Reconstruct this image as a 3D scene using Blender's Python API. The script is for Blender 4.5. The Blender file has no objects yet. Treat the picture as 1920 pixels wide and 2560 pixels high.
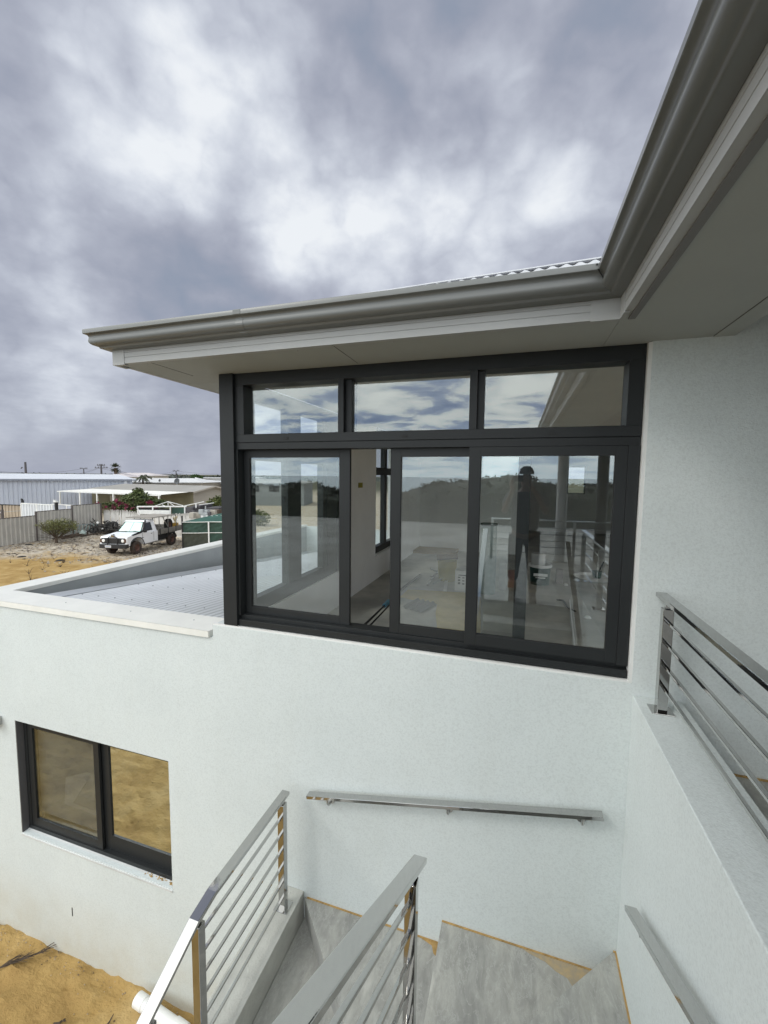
import bpy, math, random
from mathutils import Vector, Matrix, noise
random.seed(7)
H = 4.77                       # camera height over the sand; all coordinates below are written relative to the eye
S = bpy.context.scene
COL = S.collection
# ------------------------------------------------------------------ camera
YAW, PIT, ROL, FPX = -0.306826, -0.0841125, -0.0107510, 1054.0
_f = Vector((math.sin(YAW)*math.cos(PIT), math.cos(YAW)*math.cos(PIT), math.sin(PIT)))
_r = Vector((math.cos(YAW), -math.sin(YAW), 0)); _d = _f.cross(_r)
_c, _s = math.cos(ROL), math.sin(ROL)
CR = _c*_r+_s*_d; CD = -_s*_r+_c*_d; CF = _f
cam = bpy.data.cameras.new('camera'); camo = bpy.data.objects.new('camera', cam); COL.objects.link(camo)
m = Matrix.Identity(4)
for i in range(3):
    m[i][0] = CR[i]; m[i][1] = -CD[i]; m[i][2] = -CF[i]
m[2][3] = H
camo.matrix_world = m
cam.sensor_fit = 'HORIZONTAL'; cam.sensor_width = 36; cam.lens = FPX/1920*36
cam.clip_start = 0.01; cam.clip_end = 20000
S.camera = camo

def ray(u, v): return CR*((u-960)/FPX)+CD*((v-1280)/FPX)+CF
def onY(u, v, y): d = ray(u, v); return d*(y/d.y)
def onX(u, v, x): d = ray(u, v); return d*(x/d.x)
def onZ(u, v, z): d = ray(u, v); return d*(z/d.z)
def dep(u, v, D): return ray(u, v)*D

# ------------------------------------------------------------------ world
SUN = Vector((-0.55, -0.52, 0.66)).normalized()
W = bpy.data.worlds.new('World'); S.world = W; W.use_nodes = True
nt = W.node_tree; N = nt.nodes; L = nt.links; N.clear()
def nd(t, **k):
    n = N.new(t)
    for a, b in k.items(): setattr(n, a, b)
    return n
def mth(op, a, b=None, clamp=False):
    n = nd('ShaderNodeMath', operation=op); n.use_clamp = clamp
    for i, q in enumerate((a, b)):
        if q is None: continue
        if isinstance(q, (int, float)): n.inputs[i].default_value = q
        else: L.new(q, n.inputs[i])
    return n.outputs[0]
tc = nd('ShaderNodeTexCoord'); G = tc.outputs['Generated']
sep = nd('ShaderNodeSeparateXYZ'); L.new(G, sep.inputs[0])
zz = mth('ADD', mth('MAXIMUM', sep.outputs[2], 0.0), 0.16)
cmb = nd('ShaderNodeCombineXYZ')
L.new(mth('DIVIDE', sep.outputs[0], zz), cmb.inputs[0]); L.new(mth('DIVIDE', sep.outputs[1], zz), cmb.inputs[1])
def noi(vec, sc, det, rough, dist=0.0, off=(0, 0, 0), scl=(1, 1, 1)):
    mp = nd('ShaderNodeMapping'); mp.inputs['Location'].default_value = off; mp.inputs['Scale'].default_value = scl
    L.new(vec, mp.inputs[0]); n = nd('ShaderNodeTexNoise'); L.new(mp.outputs[0], n.inputs['Vector'])
    n.inputs['Scale'].default_value = sc; n.inputs['Detail'].default_value = det
    n.inputs['Roughness'].default_value = rough; n.inputs['Distortion'].default_value = dist
    return n.outputs['Fac']
P = cmb.outputs[0]
ds = (1, 1, 1.35)
big = noi(G, 2.6, 3, 0.5, 0.15, (3.1, 7.7, 0), ds); mid = noi(G, 7.0, 7, 0.54, 0.1, (1.2, 4.4, 0), ds); fin = noi(P, 6.0, 8, 0.62, 0.2, (9, 2, 0))
t = mth('ADD', mth('MULTIPLY', big, 0.45), mth('ADD', mth('MULTIPLY', mid, 0.72), mth('MULTIPLY', fin, 0.27)))
def billow(sc, off):
    return mth('MULTIPLY', mth('ABSOLUTE', mth('SUBTRACT', noi(vnw, sc, 2.5, 0.45, 0.0, off, ds), 0.5)), 2.0)
wq = nd('ShaderNodeTexNoise'); wq.inputs['Scale'].default_value = 9; wq.inputs['Detail'].default_value = 4; L.new(G, wq.inputs['Vector'])
wa = nd('ShaderNodeVectorMath', operation='MULTIPLY_ADD'); L.new(wq.outputs['Color'], wa.inputs[0]); wa.inputs[1].default_value = (.10, .10, .10); L.new(G, wa.inputs[2]); vnw = wa.outputs[0]
t = mth('ADD', t, mth('ADD', mth('MULTIPLY', billow(4.2, (2, 3, 1)), 0.62), mth('MULTIPLY', billow(9.5, (5, 1, 7)), 0.30)))
t = mth('ADD', t, -0.40)
# warped direction for the broad light and dark masses of the cloud deck
wn = nd('ShaderNodeTexNoise'); wn.inputs['Scale'].default_value = 5.5; wn.inputs['Detail'].default_value = 7; L.new(G, wn.inputs['Vector'])
vs = nd('ShaderNodeVectorMath', operation='SUBTRACT'); L.new(wn.outputs['Color'], vs.inputs[0]); vs.inputs[1].default_value = (.5, .5, .5)
vm = nd('ShaderNodeVectorMath', operation='SCALE'); L.new(vs.outputs[0], vm.inputs[0]); vm.inputs['Scale'].default_value = 0.12
va = nd('ShaderNodeVectorMath', operation='ADD'); L.new(G, va.inputs[0]); L.new(vm.outputs[0], va.inputs[1])
vn = nd('ShaderNodeVectorMath', operation='NORMALIZE'); L.new(va.outputs[0], vn.inputs[0])
def lobe(u, v, rad, amp):
    global t
    c = ray(u, v).normalized()
    dp = nd('ShaderNodeVectorMath', operation='DOT_PRODUCT'); L.new(vn.outputs[0], dp.inputs[0]); dp.inputs[1].default_value = c
    mr = nd('ShaderNodeMapRange', interpolation_type='SMOOTHERSTEP'); L.new(dp.outputs['Value'], mr.inputs[0])
    mr.inputs[1].default_value = math.cos(math.radians(rad)); mr.inputs[2].default_value = 1; mr.inputs[3].default_value = 0; mr.inputs[4].default_value = amp*(.78 if amp > 0 else .9)
    t = mth('ADD', t, mr.outputs[0])
for a in ((340, 240, 10, .42), (300, 330, 14, .16), (560, 110, 9, .26), (700, 400, 14, .10), (800, 560, 12, .34), (900, 480, 12, .16), (1230, 480, 14, .42), (1180, 400, 10, .14), (1600, 400, 13, .26), (120, 490, 12, .20), (700, 600, 8, .22),
          (120, 900, 12, .20), (60, 1010, 8, .12), (1380, 110, 14, -.24), (870, 290, 8, -.26), (1000, 60, 12, -.08), (250, 740, 20, -.18), (30, 60, 14, -.14), (1120, 340, 6, -.20), (620, 740, 14, -.12), (1450, 700, 12, -.12), (480, 480, 10, -.06)):
    lobe(*a)
cr = nd('ShaderNodeValToRGB'); L.new(t, cr.inputs[0]); e = cr.color_ramp.elements
e[0].position = 0.0; e[0].color = (.275, .325, .42, 1); e[1].position = 1.0; e[1].color = (.92, .95, .98, 1)
for p_, c_ in ((.25, (.345, .37, .455, 1)), (.45, (.43, .455, .54, 1)), (.65, (.56, .595, .68, 1)), (.85, (.76, .80, .87, 1))):
    q = e.new(p_); q.color = c_
cr.color_ramp.interpolation = 'B_SPLINE'
# seaward side: brighter broken cloud with blue gaps
sea = mth('MULTIPLY', mth('SUBTRACT', 0.02, sep.outputs[1]), 2.8, True)
brk = noi(P, 2.1, 8, 0.62, 0.35, (5.5, 1.3, 0), (1.0, 1.25, 1))
cr2 = nd('ShaderNodeValToRGB'); L.new(brk, cr2.inputs[0]); e = cr2.color_ramp.elements
e[0].position = .32; e[0].color = (.42, .64, 1.15, 1); e[1].position = .60; e[1].color = (2.7, 2.72, 2.6, 1)
q = e.new(.42); q.color = (.85, 1.06, 1.5, 1); q = e.new(.48); q.color = (2.0, 2.08, 2.1, 1)
def mixc(fac, a, b):
    n = nd('ShaderNodeMix', data_type='RGBA')
    if isinstance(fac, (int, float)): n.inputs[0].default_value = fac
    else: L.new(fac, n.inputs[0])
    for i, q in ((6, a), (7, b)):
        if isinstance(q, tuple): n.inputs[i].default_value = q
        else: L.new(q, n.inputs[i])
    return n.outputs[2]
clouds = mixc(sea, cr.outputs[0], cr2.outputs[0])
# thin bright cloud in front of the sun
sdp = nd('ShaderNodeVectorMath', operation='DOT_PRODUCT'); L.new(G, sdp.inputs[0]); sdp.inputs[1].default_value = SUN
smr = nd('ShaderNodeMapRange', interpolation_type='SMOOTHERSTEP'); L.new(sdp.outputs['Value'], smr.inputs[0]); smr.inputs[1].default_value = math.cos(math.radians(42)); smr.inputs[2].default_value = 1; smr.inputs[3].default_value = 0; smr.inputs[4].default_value = .9
clouds = mixc(smr.outputs[0], clouds, (2.35, 2.45, 2.42, 1))
# horizon haze
hz = nd('ShaderNodeMapRange', interpolation_type='SMOOTHSTEP'); L.new(sep.outputs[2], hz.inputs[0])
hz.inputs[1].default_value = -0.01; hz.inputs[2].default_value = 0.14; hz.inputs[3].default_value = .70; hz.inputs[4].default_value = 0
hazec = mixc(sea, (.37, .40, .50, 1), (2.0, 2.3, 2.45, 1))
clouds = mixc(hz.outputs[0], clouds, hazec)
mul = nd('ShaderNodeVectorMath', operation='SCALE'); L.new(clouds, mul.inputs[0]); mul.inputs['Scale'].default_value = 10.0
sky = nd('ShaderNodeTexSky', sky_type='NISHITA'); sky.sun_disc = False
sky.sun_elevation = math.asin(SUN.z); sky.sun_rotation = math.atan2(SUN.x, SUN.y)
fin_c = mixc(0.94, sky.outputs[0], mul.outputs[0])
bg = nd('ShaderNodeBackground'); L.new(fin_c, bg.inputs[0]); bg.inputs[1].default_value = 0.1
wo = nd('ShaderNodeOutputWorld'); L.new(bg.outputs[0], wo.inputs[0])
# ------------------------------------------------------------------ sun behind thin cloud
sl = bpy.data.lights.new('sun', 'SUN'); sl.energy = 0.75; sl.angle = math.radians(14); sl.color = (1, .97, .92)
so = bpy.data.objects.new('sun', sl); COL.objects.link(so); so.rotation_euler = (-SUN).to_track_quat('-Z', 'Y').to_euler(); so.location = (0, 0, 60)
S.view_settings.view_transform = 'Standard'; S.view_settings.look = 'None'; S.view_settings.gamma = 1
S.view_settings.exposure = 0.0; S.view_settings.use_curve_mapping = False
S.render.engine = 'CYCLES'

# ------------------------------------------------------------------ materials
MT = {}
def mat(name, col, rough=.6, metal=0.0, var=0.0, vs=3.0, bump=0.0, bs=40.0, col2=None, det=5, stretch=None, lo=.35, hi=.65, spec=.5):
    if name in MT: return MT[name]
    M = bpy.data.materials.new(name); M.use_nodes = True; n = M.node_tree.nodes; l = M.node_tree.links
    b = n['Principled BSDF']; b.inputs['Base Color'].default_value = (*col, 1); b.inputs['Roughness'].default_value = rough; b.inputs['Metallic'].default_value = metal
    b.inputs['Specular IOR Level'].default_value = spec
    tcn = n.new('ShaderNodeTexCoord'); src = tcn.outputs['Object']
    if stretch:
        mp = n.new('ShaderNodeMapping'); mp.inputs['Scale'].default_value = stretch; l.new(src, mp.inputs[0]); src = mp.outputs[0]
    if var or col2:
        t_ = n.new('ShaderNodeTexNoise'); t_.inputs['Scale'].default_value = vs; t_.inputs['Detail'].default_value = det; t_.inputs['Roughness'].default_value = .6
        l.new(src, t_.inputs['Vector'])
        r = n.new('ShaderNodeValToRGB'); r.color_ramp.elements[0].position = lo; r.color_ramp.elements[1].position = hi
        c2 = col2 if col2 else tuple(c*(1-var) for c in col)
        r.color_ramp.elements[0].color = (*c2, 1); r.color_ramp.elements[1].color = (*(tuple(min(1, c*(1+var*.5)) for c in col) if not col2 else col), 1)
        l.new(t_.outputs['Fac'], r.inputs[0]); l.new(r.outputs[0], b.inputs['Base Color'])
    if bump:
        t2 = n.new('ShaderNodeTexNoise'); t2.inputs['Scale'].default_value = bs; t2.inputs['Detail'].default_value = 4; l.new(tcn.outputs['Object'], t2.inputs['Vector'])
        bp = n.new('ShaderNodeBump'); bp.inputs['Strength'].default_value = min(1, bump); bp.inputs['Distance'].default_value = .01 if bump <= 1 else .01*bump
        l.new(t2.outputs['Fac'], bp.inputs['Height']); l.new(bp.outputs[0], b.inputs['Normal'])
    MT[name] = M; return M
def stucco():
    M = mat('stucco', (.66, .68, .675), .9)
    n = M.node_tree.nodes; l = M.node_tree.links; b = n['Principled BSDF']
    g = n.new('ShaderNodeNewGeometry')
    def no(sc, de, ro=.6):
        t_ = n.new('ShaderNodeTexNoise'); t_.inputs['Scale'].default_value = sc; t_.inputs['Detail'].default_value = de; t_.inputs['Roughness'].default_value = ro
        l.new(g.outputs['Position'], t_.inputs['Vector']); return t_.outputs['Fac']
    a = no(1.3, 3); f = no(95, 3, .7)
    r = n.new('ShaderNodeValToRGB'); r.color_ramp.elements[0].position = .3; r.color_ramp.elements[1].position = .72
    r.color_ramp.elements[0].color = (.595, .638, .632, 1); r.color_ramp.elements[1].color = (.64, .682, .675, 1); l.new(a, r.inputs[0])
    r2 = n.new('ShaderNodeValToRGB'); r2.color_ramp.elements[0].position = .3; r2.color_ramp.elements[1].position = .55
    r2.color_ramp.elements[0].color = (.86, .86, .86, 1); r2.color_ramp.elements[1].color = (1, 1, 1, 1); l.new(f, r2.inputs[0])
    mx = n.new('ShaderNodeMix'); mx.data_type = 'RGBA'; mx.blend_type = 'MULTIPLY'; mx.inputs[0].default_value = 1
    l.new(r.outputs[0], mx.inputs[6]); l.new(r2.outputs[0], mx.inputs[7])
    mpz = n.new('ShaderNodeMapping'); mpz.inputs['Scale'].default_value = (5.0, 5.0, .55); l.new(g.outputs['Position'], mpz.inputs[0])
    tz = n.new('ShaderNodeTexNoise'); tz.inputs['Scale'].default_value = 1.6; tz.inputs['Detail'].default_value = 7; tz.inputs['Roughness'].default_value = .62; l.new(mpz.outputs[0], tz.inputs['Vector'])
    rz3 = n.new('ShaderNodeValToRGB'); rz3.color_ramp.elements[0].position = .30; rz3.color_ramp.elements[1].position = .52; rz3.color_ramp.elements[0].color = (.90, .885, .86, 1); rz3.color_ramp.elements[1].color = (1, 1, 1, 1); l.new(tz.outputs['Fac'], rz3.inputs[0])
    mz = n.new('ShaderNodeMix'); mz.data_type = 'RGBA'; mz.blend_type = 'MULTIPLY'; mz.inputs[0].default_value = .16; l.new(mx.outputs[2], mz.inputs[6]); l.new(rz3.outputs[0], mz.inputs[7]); mx = mz
    # rising damp and sand splash close to the ground
    sp = n.new('ShaderNodeSeparateXYZ'); l.new(g.outputs['Position'], sp.inputs[0])
    mr = n.new('ShaderNodeMapRange'); l.new(sp.outputs[2], mr.inputs[0]); mr.inputs[1].default_value = .75; mr.inputs[2].default_value = .0; mr.inputs[3].default_value = 0; mr.inputs[4].default_value = .8
    mm = n.new('ShaderNodeMath'); mm.operation = 'MULTIPLY'; l.new(mr.outputs[0], mm.inputs[0]); l.new(no(4, 5), mm.inputs[1])
    m3 = n.new('ShaderNodeMix'); m3.data_type = 'RGBA'; l.new(mm.outputs[0], m3.inputs[0]); l.new(mx.outputs[2], m3.inputs[6]); m3.inputs[7].default_value = (.42, .36, .24, 1)
    l.new(m3.outputs[2], b.inputs['Base Color'])
    bp = n.new('ShaderNodeBump'); bp.inputs['Strength'].default_value = .55; bp.inputs['Distance'].default_value = .004
    l.new(no(130, 3, .65), bp.inputs['Height']); l.new(bp.outputs[0], b.inputs['Normal'])
    return M
STUCCO = stucco()
FRAME = mat('charcoal_aluminium', (.019, .021, .022), .45, 0.0, var=.12, vs=2, spec=.3)
RUBBER = mat('black_rubber', (.012, .012, .012), .7)
GUTTER = mat('grey_gutter_steel', (.128, .133, .128), .34, 0.0, var=.05, vs=1.5, spec=.6)
FASCIA = mat('grey_fascia_paint', (.33, .335, .33), .5, 0, var=.05, vs=2)
SOFFIT = mat('soffit_board_paint', (.335, .35, .335), .85, 0, var=.05, vs=1.2)
COPING = mat('white_coping_steel', (.75, .745, .70), .45, 0, var=.06, vs=3)
ROOFM = mat('pale_roof_steel', (.55, .575, .60), .28, .55, var=.10, vs=1.7)
APRON = mat('grey_flashing_steel', (.34, .36, .365), .45, .1, var=.10, vs=2.2)
STEEL = mat('polished_stainless', (.50, .495, .485), .06, 1.0, bump=.03, bs=18)
TILE = mat('grey_stone_tile', (.43, .425, .385), .6, 0, col2=(.27, .27, .255), vs=5.5, stretch=(1, .28, 1), bump=.12, bs=60, lo=.3, hi=.7, det=9)
def veined(M):
    n = M.node_tree.nodes; l = M.node_tree.links; b = n['Principled BSDF']; src = b.inputs['Base Color'].links[0].from_socket
    g = n.new('ShaderNodeNewGeometry'); mp = n.new('ShaderNodeMapping'); mp.inputs['Scale'].default_value = (9, 3.6, 4); mp.inputs['Rotation'].default_value = (0, 0, .12); l.new(g.outputs['Position'], mp.inputs[0])
    def no(sc, de, dist=0):
        t_ = n.new('ShaderNodeTexNoise'); t_.inputs['Scale'].default_value = sc; t_.inputs['Detail'].default_value = de; t_.inputs['Roughness'].default_value = .68; t_.inputs['Distortion'].default_value = dist; l.new(mp.outputs[0], t_.inputs['Vector']); return t_.outputs['Fac']
    def rp(src_, st):
        r = n.new('ShaderNodeValToRGB'); l.new(src_, r.inputs[0]); e_ = r.color_ramp.elements; e_[0].position = st[0][0]; e_[0].color = (*[st[0][1]]*3, 1); e_[1].position = st[-1][0]; e_[1].color = (*[st[-1][1]]*3, 1)
        for p_, c_ in st[1:-1]: k = e_.new(p_); k.color = (*[c_]*3, 1)
        return r.outputs[0]
    def mx(bt, f, a, c):
        m_ = n.new('ShaderNodeMix'); m_.data_type = 'RGBA'; m_.blend_type = bt
        if isinstance(f, float): m_.inputs[0].default_value = f
        else: l.new(f, m_.inputs[0])
        l.new(a, m_.inputs[6])
        if isinstance(c, tuple): m_.inputs[7].default_value = c
        else: l.new(c, m_.inputs[7])
        return m_.outputs[2]
    o1 = mx('MULTIPLY', 1.0, src, rp(no(1.6, 9, .4), [(.3, .74), (.5, .97), (.68, 1.2)]))
    o2 = mx('MIX', rp(no(1.1, 7, 1.2), [(.485, 0), (.50, .55), (.515, 0)]), o1, (.50, .50, .47, 1))
    o3 = mx('MIX', rp(no(5, 3), [(.70, 0), (.76, .6)]), o2, (.10, .095, .09, 1))
    l.new(o3, b.inputs['Base Color'])
veined(TILE)
TILER = mat('grey_stone_riser', (.38, .38, .36), .6, 0, col2=(.30, .30, .29), vs=6, stretch=(1, 1, .5))
GROUT = mat('sandy_grout', (.42, .27, .10), .95, 0, var=.3, vs=20)
CONC = mat('rendered_concrete', (.50, .50, .46), .9, 0, var=.12, vs=6, bump=.4, bs=90)
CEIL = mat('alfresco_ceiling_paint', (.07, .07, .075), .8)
PLASTER = mat('interior_plaster', (.80, .80, .78), .9, 0, var=.06, vs=1.5)
INFLOOR = mat('dusty_concrete_floor', (.50, .485, .44), .85, 0, col2=(.31, .305, .285), vs=1.6, bump=.2, bs=12)
WHITEP = mat('white_paint', (.72, .72, .70), .5, 0, var=.08, vs=3)
WPLASTIC = mat('white_plastic', (.78, .78, .76), .35)
def glass(name, tint, refl):
    M = bpy.data.materials.new(name); M.use_nodes = True; n = M.node_tree.nodes; l = M.node_tree.links; n.clear()
    tr = n.new('ShaderNodeBsdfTransparent'); tr.inputs[0].default_value = (*tint, 1)
    gl = n.new('ShaderNodeBsdfGlossy'); gl.inputs['Roughness'].default_value = 0.0; gl.inputs[0].default_value = (.90, .97, 1.0, 1)
    lw = n.new('ShaderNodeLayerWeight'); lw.inputs[0].default_value = .5
    pw = n.new('ShaderNodeMath'); pw.operation = 'POWER'; pw.inputs[1].default_value = 4.0; l.new(lw.outputs['Facing'], pw.inputs[0])
    ad = n.new('ShaderNodeMath'); ad.operation = 'ADD'; ad.use_clamp = True; ad.inputs[1].default_value = refl; l.new(pw.outputs[0], ad.inputs[0])
    mx = n.new('ShaderNodeMixShader'); l.new(ad.outputs[0], mx.inputs[0]); l.new(tr.outputs[0], mx.inputs[1]); l.new(gl.outputs[0], mx.inputs[2])
    o = n.new('ShaderNodeOutputMaterial'); l.new(mx.outputs[0], o.inputs[0]); return M
GLASS = glass('tinted_window_glass', (.985, .995, .99), .104)
GLASS2 = glass('side_window_glass', (.94, .97, .96), .04)
LGLASS = glass('bronze_window_glass', (.85, .85, .80), .72); LGLASS2 = glass('grey_window_glass', (.95, .96, .95), .07)

def valley(M):  # rib shading and valley grime painted together as one grey
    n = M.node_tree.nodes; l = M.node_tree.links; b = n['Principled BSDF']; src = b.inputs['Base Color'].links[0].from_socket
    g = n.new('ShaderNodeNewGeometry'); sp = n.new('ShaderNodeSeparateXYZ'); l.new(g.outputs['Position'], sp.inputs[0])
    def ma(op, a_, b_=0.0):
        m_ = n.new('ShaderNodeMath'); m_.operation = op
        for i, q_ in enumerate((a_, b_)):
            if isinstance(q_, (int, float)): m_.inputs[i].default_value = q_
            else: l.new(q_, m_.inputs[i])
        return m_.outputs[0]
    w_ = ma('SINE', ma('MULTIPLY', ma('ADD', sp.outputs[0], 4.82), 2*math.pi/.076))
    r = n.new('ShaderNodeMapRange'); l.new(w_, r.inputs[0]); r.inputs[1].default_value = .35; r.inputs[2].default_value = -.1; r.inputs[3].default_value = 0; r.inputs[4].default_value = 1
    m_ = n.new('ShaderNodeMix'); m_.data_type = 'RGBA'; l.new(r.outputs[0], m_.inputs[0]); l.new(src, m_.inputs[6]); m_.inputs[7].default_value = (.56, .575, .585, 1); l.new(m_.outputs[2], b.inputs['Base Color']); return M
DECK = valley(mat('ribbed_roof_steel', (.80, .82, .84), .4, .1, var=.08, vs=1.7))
# ------------------------------------------------------------------ object helpers
ORG = {}
def tag(o, label=None, cat=None, group=None, kind=None):
    if label: o['label'] = label
    if cat: o['category'] = cat
    if group: o['group'] = group
    if kind: o['kind'] = kind
    return o
def thing(name, label, cat, loc, group=None, rz=0.0):
    o = bpy.data.objects.new(name, None); COL.objects.link(o); o.empty_display_size = .2
    o.location = (loc[0], loc[1], loc[2]+H); o.rotation_euler = (0, 0, rz); ORG[o.name] = Vector(loc)
    return tag(o, label, cat, group)
class MB:
    def __init__(s): s.v = []; s.f = []
    def add(s, vs_, fs_):
        b = len(s.v); s.v += [Vector(q) for q in vs_]; s.f += [tuple(i+b for i in f) for f in fs_]; return s
    def box(s, x0, x1, y0, y1, z0, z1):
        return s.add([(x0, y0, z0), (x1, y0, z0), (x1, y1, z0), (x0, y1, z0), (x0, y0, z1), (x1, y0, z1), (x1, y1, z1), (x0, y1, z1)],
                     [(0, 3, 2, 1), (4, 5, 6, 7), (0, 1, 5, 4), (1, 2, 6, 5), (2, 3, 7, 6), (3, 0, 4, 7)])
    def prism(s, poly, z0, z1):
        n = len(poly)
        return s.add([(p[0], p[1], z0) for p in poly]+[(p[0], p[1], z1) for p in poly],
                     [tuple(range(n-1, -1, -1)), tuple(range(n, 2*n))]+[(i, (i+1) % n, n+(i+1) % n, n+i) for i in range(n)])
    def prof(s, poly, a, b, ux, uz):
        # extrude 2d profile (list of (p,q)) from point a to b with axes ux (p) and uz (q)
        a = Vector(a); b = Vector(b); ux = Vector(ux); uz = Vector(uz); n = len(poly)
        return s.add([a+ux*p+uz*q for p, q in poly]+[b+ux*p+uz*q for p, q in poly],
                     [tuple(range(n-1, -1, -1)), tuple(range(n, 2*n))]+[(i, (i+1) % n, n+(i+1) % n, n+i) for i in range(n)])
    def bar(s, a, b, w, h, up=(0, 0, 1)):
        # rectangular bar between a and b; w sideways, h along up
        a = Vector(a); b = Vector(b); d = (b-a).normalized(); up = Vector(up); sd = d.cross(up)
        if sd.length < 1e-4: sd = Vector((1, 0, 0))
        sd.normalize(); up = sd.cross(d)
        return s.prof([(-w/2, -h/2), (w/2, -h/2), (w/2, h/2), (-w/2, h/2)], a, b, sd, up)
    def tube(s, pts, r, n=10, cap=True):
        pts = [Vector(p) for p in pts]; k = len(pts); rs = r if isinstance(r, (list, tuple)) else [r]*k
        rings = []
        for i, p in enumerate(pts):
            d = (pts[min(i+1, k-1)]-pts[max(i-1, 0)]).normalized()
            u = d.cross(Vector((0, 0, 1)));
            if u.length < 1e-3: u = Vector((1, 0, 0))
            u.normalize(); w = d.cross(u)
            rings.append([p+(u*math.cos(2*math.pi*j/n)+w*math.sin(2*math.pi*j/n))*rs[i] for j in range(n)])
        vs_ = [q for r_ in rings for q in r_]; fs_ = []
        for i in range(k-1):
            for j in range(n): fs_.append((i*n+j, i*n+(j+1) % n, (i+1)*n+(j+1) % n, (i+1)*n+j))
        if cap: fs_ += [tuple(range(n-1, -1, -1)), tuple((k-1)*n+j for j in range(n))]
        return s.add(vs_, fs_)
    def lathe(s, prof_, c, n=24):
        c = Vector(c); k = len(prof_); vs_ = []
        for r_, z_ in prof_: vs_ += [c+Vector((r_*math.cos(2*math.pi*j/n), r_*math.sin(2*math.pi*j/n), z_)) for j in range(n)]
        return s.add(vs_, [(i*n+j, i*n+(j+1) % n, (i+1)*n+(j+1) % n, (i+1)*n+j) for i in range(k-1) for j in range(n)])
    def build(s, name, m_, parent=None, bevel=0.0, smooth=False, label=None, xf=None):
        vs_ = s.v
        if xf: vs_ = [xf @ q for q in vs_]
        if parent is None:
            mn = [min(q[i] for q in vs_) for i in range(3)]; mx = [max(q[i] for q in vs_) for i in range(3)]
            o0 = Vector(((mn[0]+mx[0])/2, (mn[1]+mx[1])/2, mn[2]))
        else: o0 = ORG[parent.name]
        me = bpy.data.meshes.new(name); me.from_pydata([q-o0 for q in vs_], [], s.f); me.update()
        ms = m_ if isinstance(m_, list) else [m_]
        for q in ms: me.materials.append(q)
        o = bpy.data.objects.new(name, me); COL.objects.link(o); ORG[o.name] = o0
        if parent is None: o.location = o0+Vector((0, 0, H))
        else: o.parent = parent
        if bevel:
            b = o.modifiers.new('bevel', 'BEVEL'); b.width = bevel; b.segments = 2; b.limit_method = 'ANGLE'; b.angle_limit = math.radians(40); b.harden_normals = False
        if smooth:
            for p in me.polygons: p.use_smooth = True
            me.set_sharp_from_angle(angle=math.radians(40))
        if label: o['label'] = label
        return o
def local_thing(name, label, cat, loc, rz=0.0, group=None):
    o = thing(name, label, cat, loc, group, rz); ORG[o.name] = Vector((0, 0, 0)); return o   # parts are modelled in the thing's own axes
def copy_tree(o, parent=None):
    c = o.copy(); COL.objects.link(c); c.parent = parent; ORG[c.name] = ORG.get(o.name, Vector())
    for ch in list(o.children): copy_tree(ch, c)
    return c
def corr(x0, x1, pitch, amp, n=6):
    k = int((x1-x0)/pitch*n); return [(x0+i*pitch/n, amp*math.sin(2*math.pi*i/n)) for i in range(k+1)]
def sheet(mb, a, b, up, pts, nrm):
    # ribbed sheet: pts are (distance along a->b, offset along nrm); extruded by vector up
    a = Vector(a); d = (Vector(b)-a).normalized(); up = Vector(up); nrm = Vector(nrm)
    base = len(pts)
    vs_ = [a+d*p+nrm*q for p, q in pts]+[a+d*p+nrm*q+up for p, q in pts]
    return mb.add(vs_, [(i, i+1, base+i+1, base+i) for i in range(base-1)])
def panrib(length, pitch, depth):
    pts = [(0, 0)]; x = 0
    while x+pitch <= length+1e-6:
        pts += [(x+pitch*.55, 0), (x+pitch*.65, depth), (x+pitch*.9, depth), (x+pitch, 0)]; x += pitch
    if pts[-1][0] < length: pts.append((length, 0))
    return pts

# ------------------------------------------------------------------ ground: one sheet to the horizon
def axis(segs):
    out = []
    for a, b, st in segs:
        x = a
        while x < b-1e-6: out.append(x); x += st
    out.append(segs[-1][1]); return out
xs = axis([(-6000, -1000, 1000), (-1000, -200, 200), (-200, -60, 20), (-60, -12, 1.0), (-12, -9, .3), (-9, -1.6, .05), (-1.6, 8, .6), (8, 60, 8), (60, 200, 20), (200, 1000, 200), (1000, 6000, 1000)])
ys = axis([(-400, -100, 60), (-100, -10, 5), (-10, -1.2, .5), (-1.2, 2.75, .05), (2.75, 12, .7), (12, 40, .7), (40, 200, 12), (200, 1000, 200), (1000, 6000, 1000)])
def gz(x, y):
    z = 0.0
    if y < -62: z -= min(9, (-62-y)*.25)
    near = max(0, 1-max(abs(x+4.6)-4, 0)/3)*max(0, 1-max(abs(y-.8)-2.4, 0)/2)
    if near > 0:
        q = Vector((x*1.0+y*.55, y*2.2-x*.5, 0))
        z += near*(.03*noise.noise(q*1.3)+.035*noise.noise(q*3.2+Vector((3, 1, 0)))-.04*abs(noise.noise(q*5.5))+.02*noise.noise(q*11)+.008*noise.noise(q*23))
    if -60 < x < 10 and 10 < y < 45: z += .10*noise.noise(Vector((x*.3, y*.3, 2)))+.03*noise.noise(Vector((x*1.1, y*1.1, 5)))
    return z
vv = []; ff = []
for y in ys:
    for x in xs: vv.append(Vector((x, y, gz(x, y)-H)))
nx = len(xs)
for j in range(len(ys)-1):
    for i in range(nx-1): ff.append((j*nx+i, j*nx+i+1, (j+1)*nx+i+1, (j+1)*nx+i))
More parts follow.
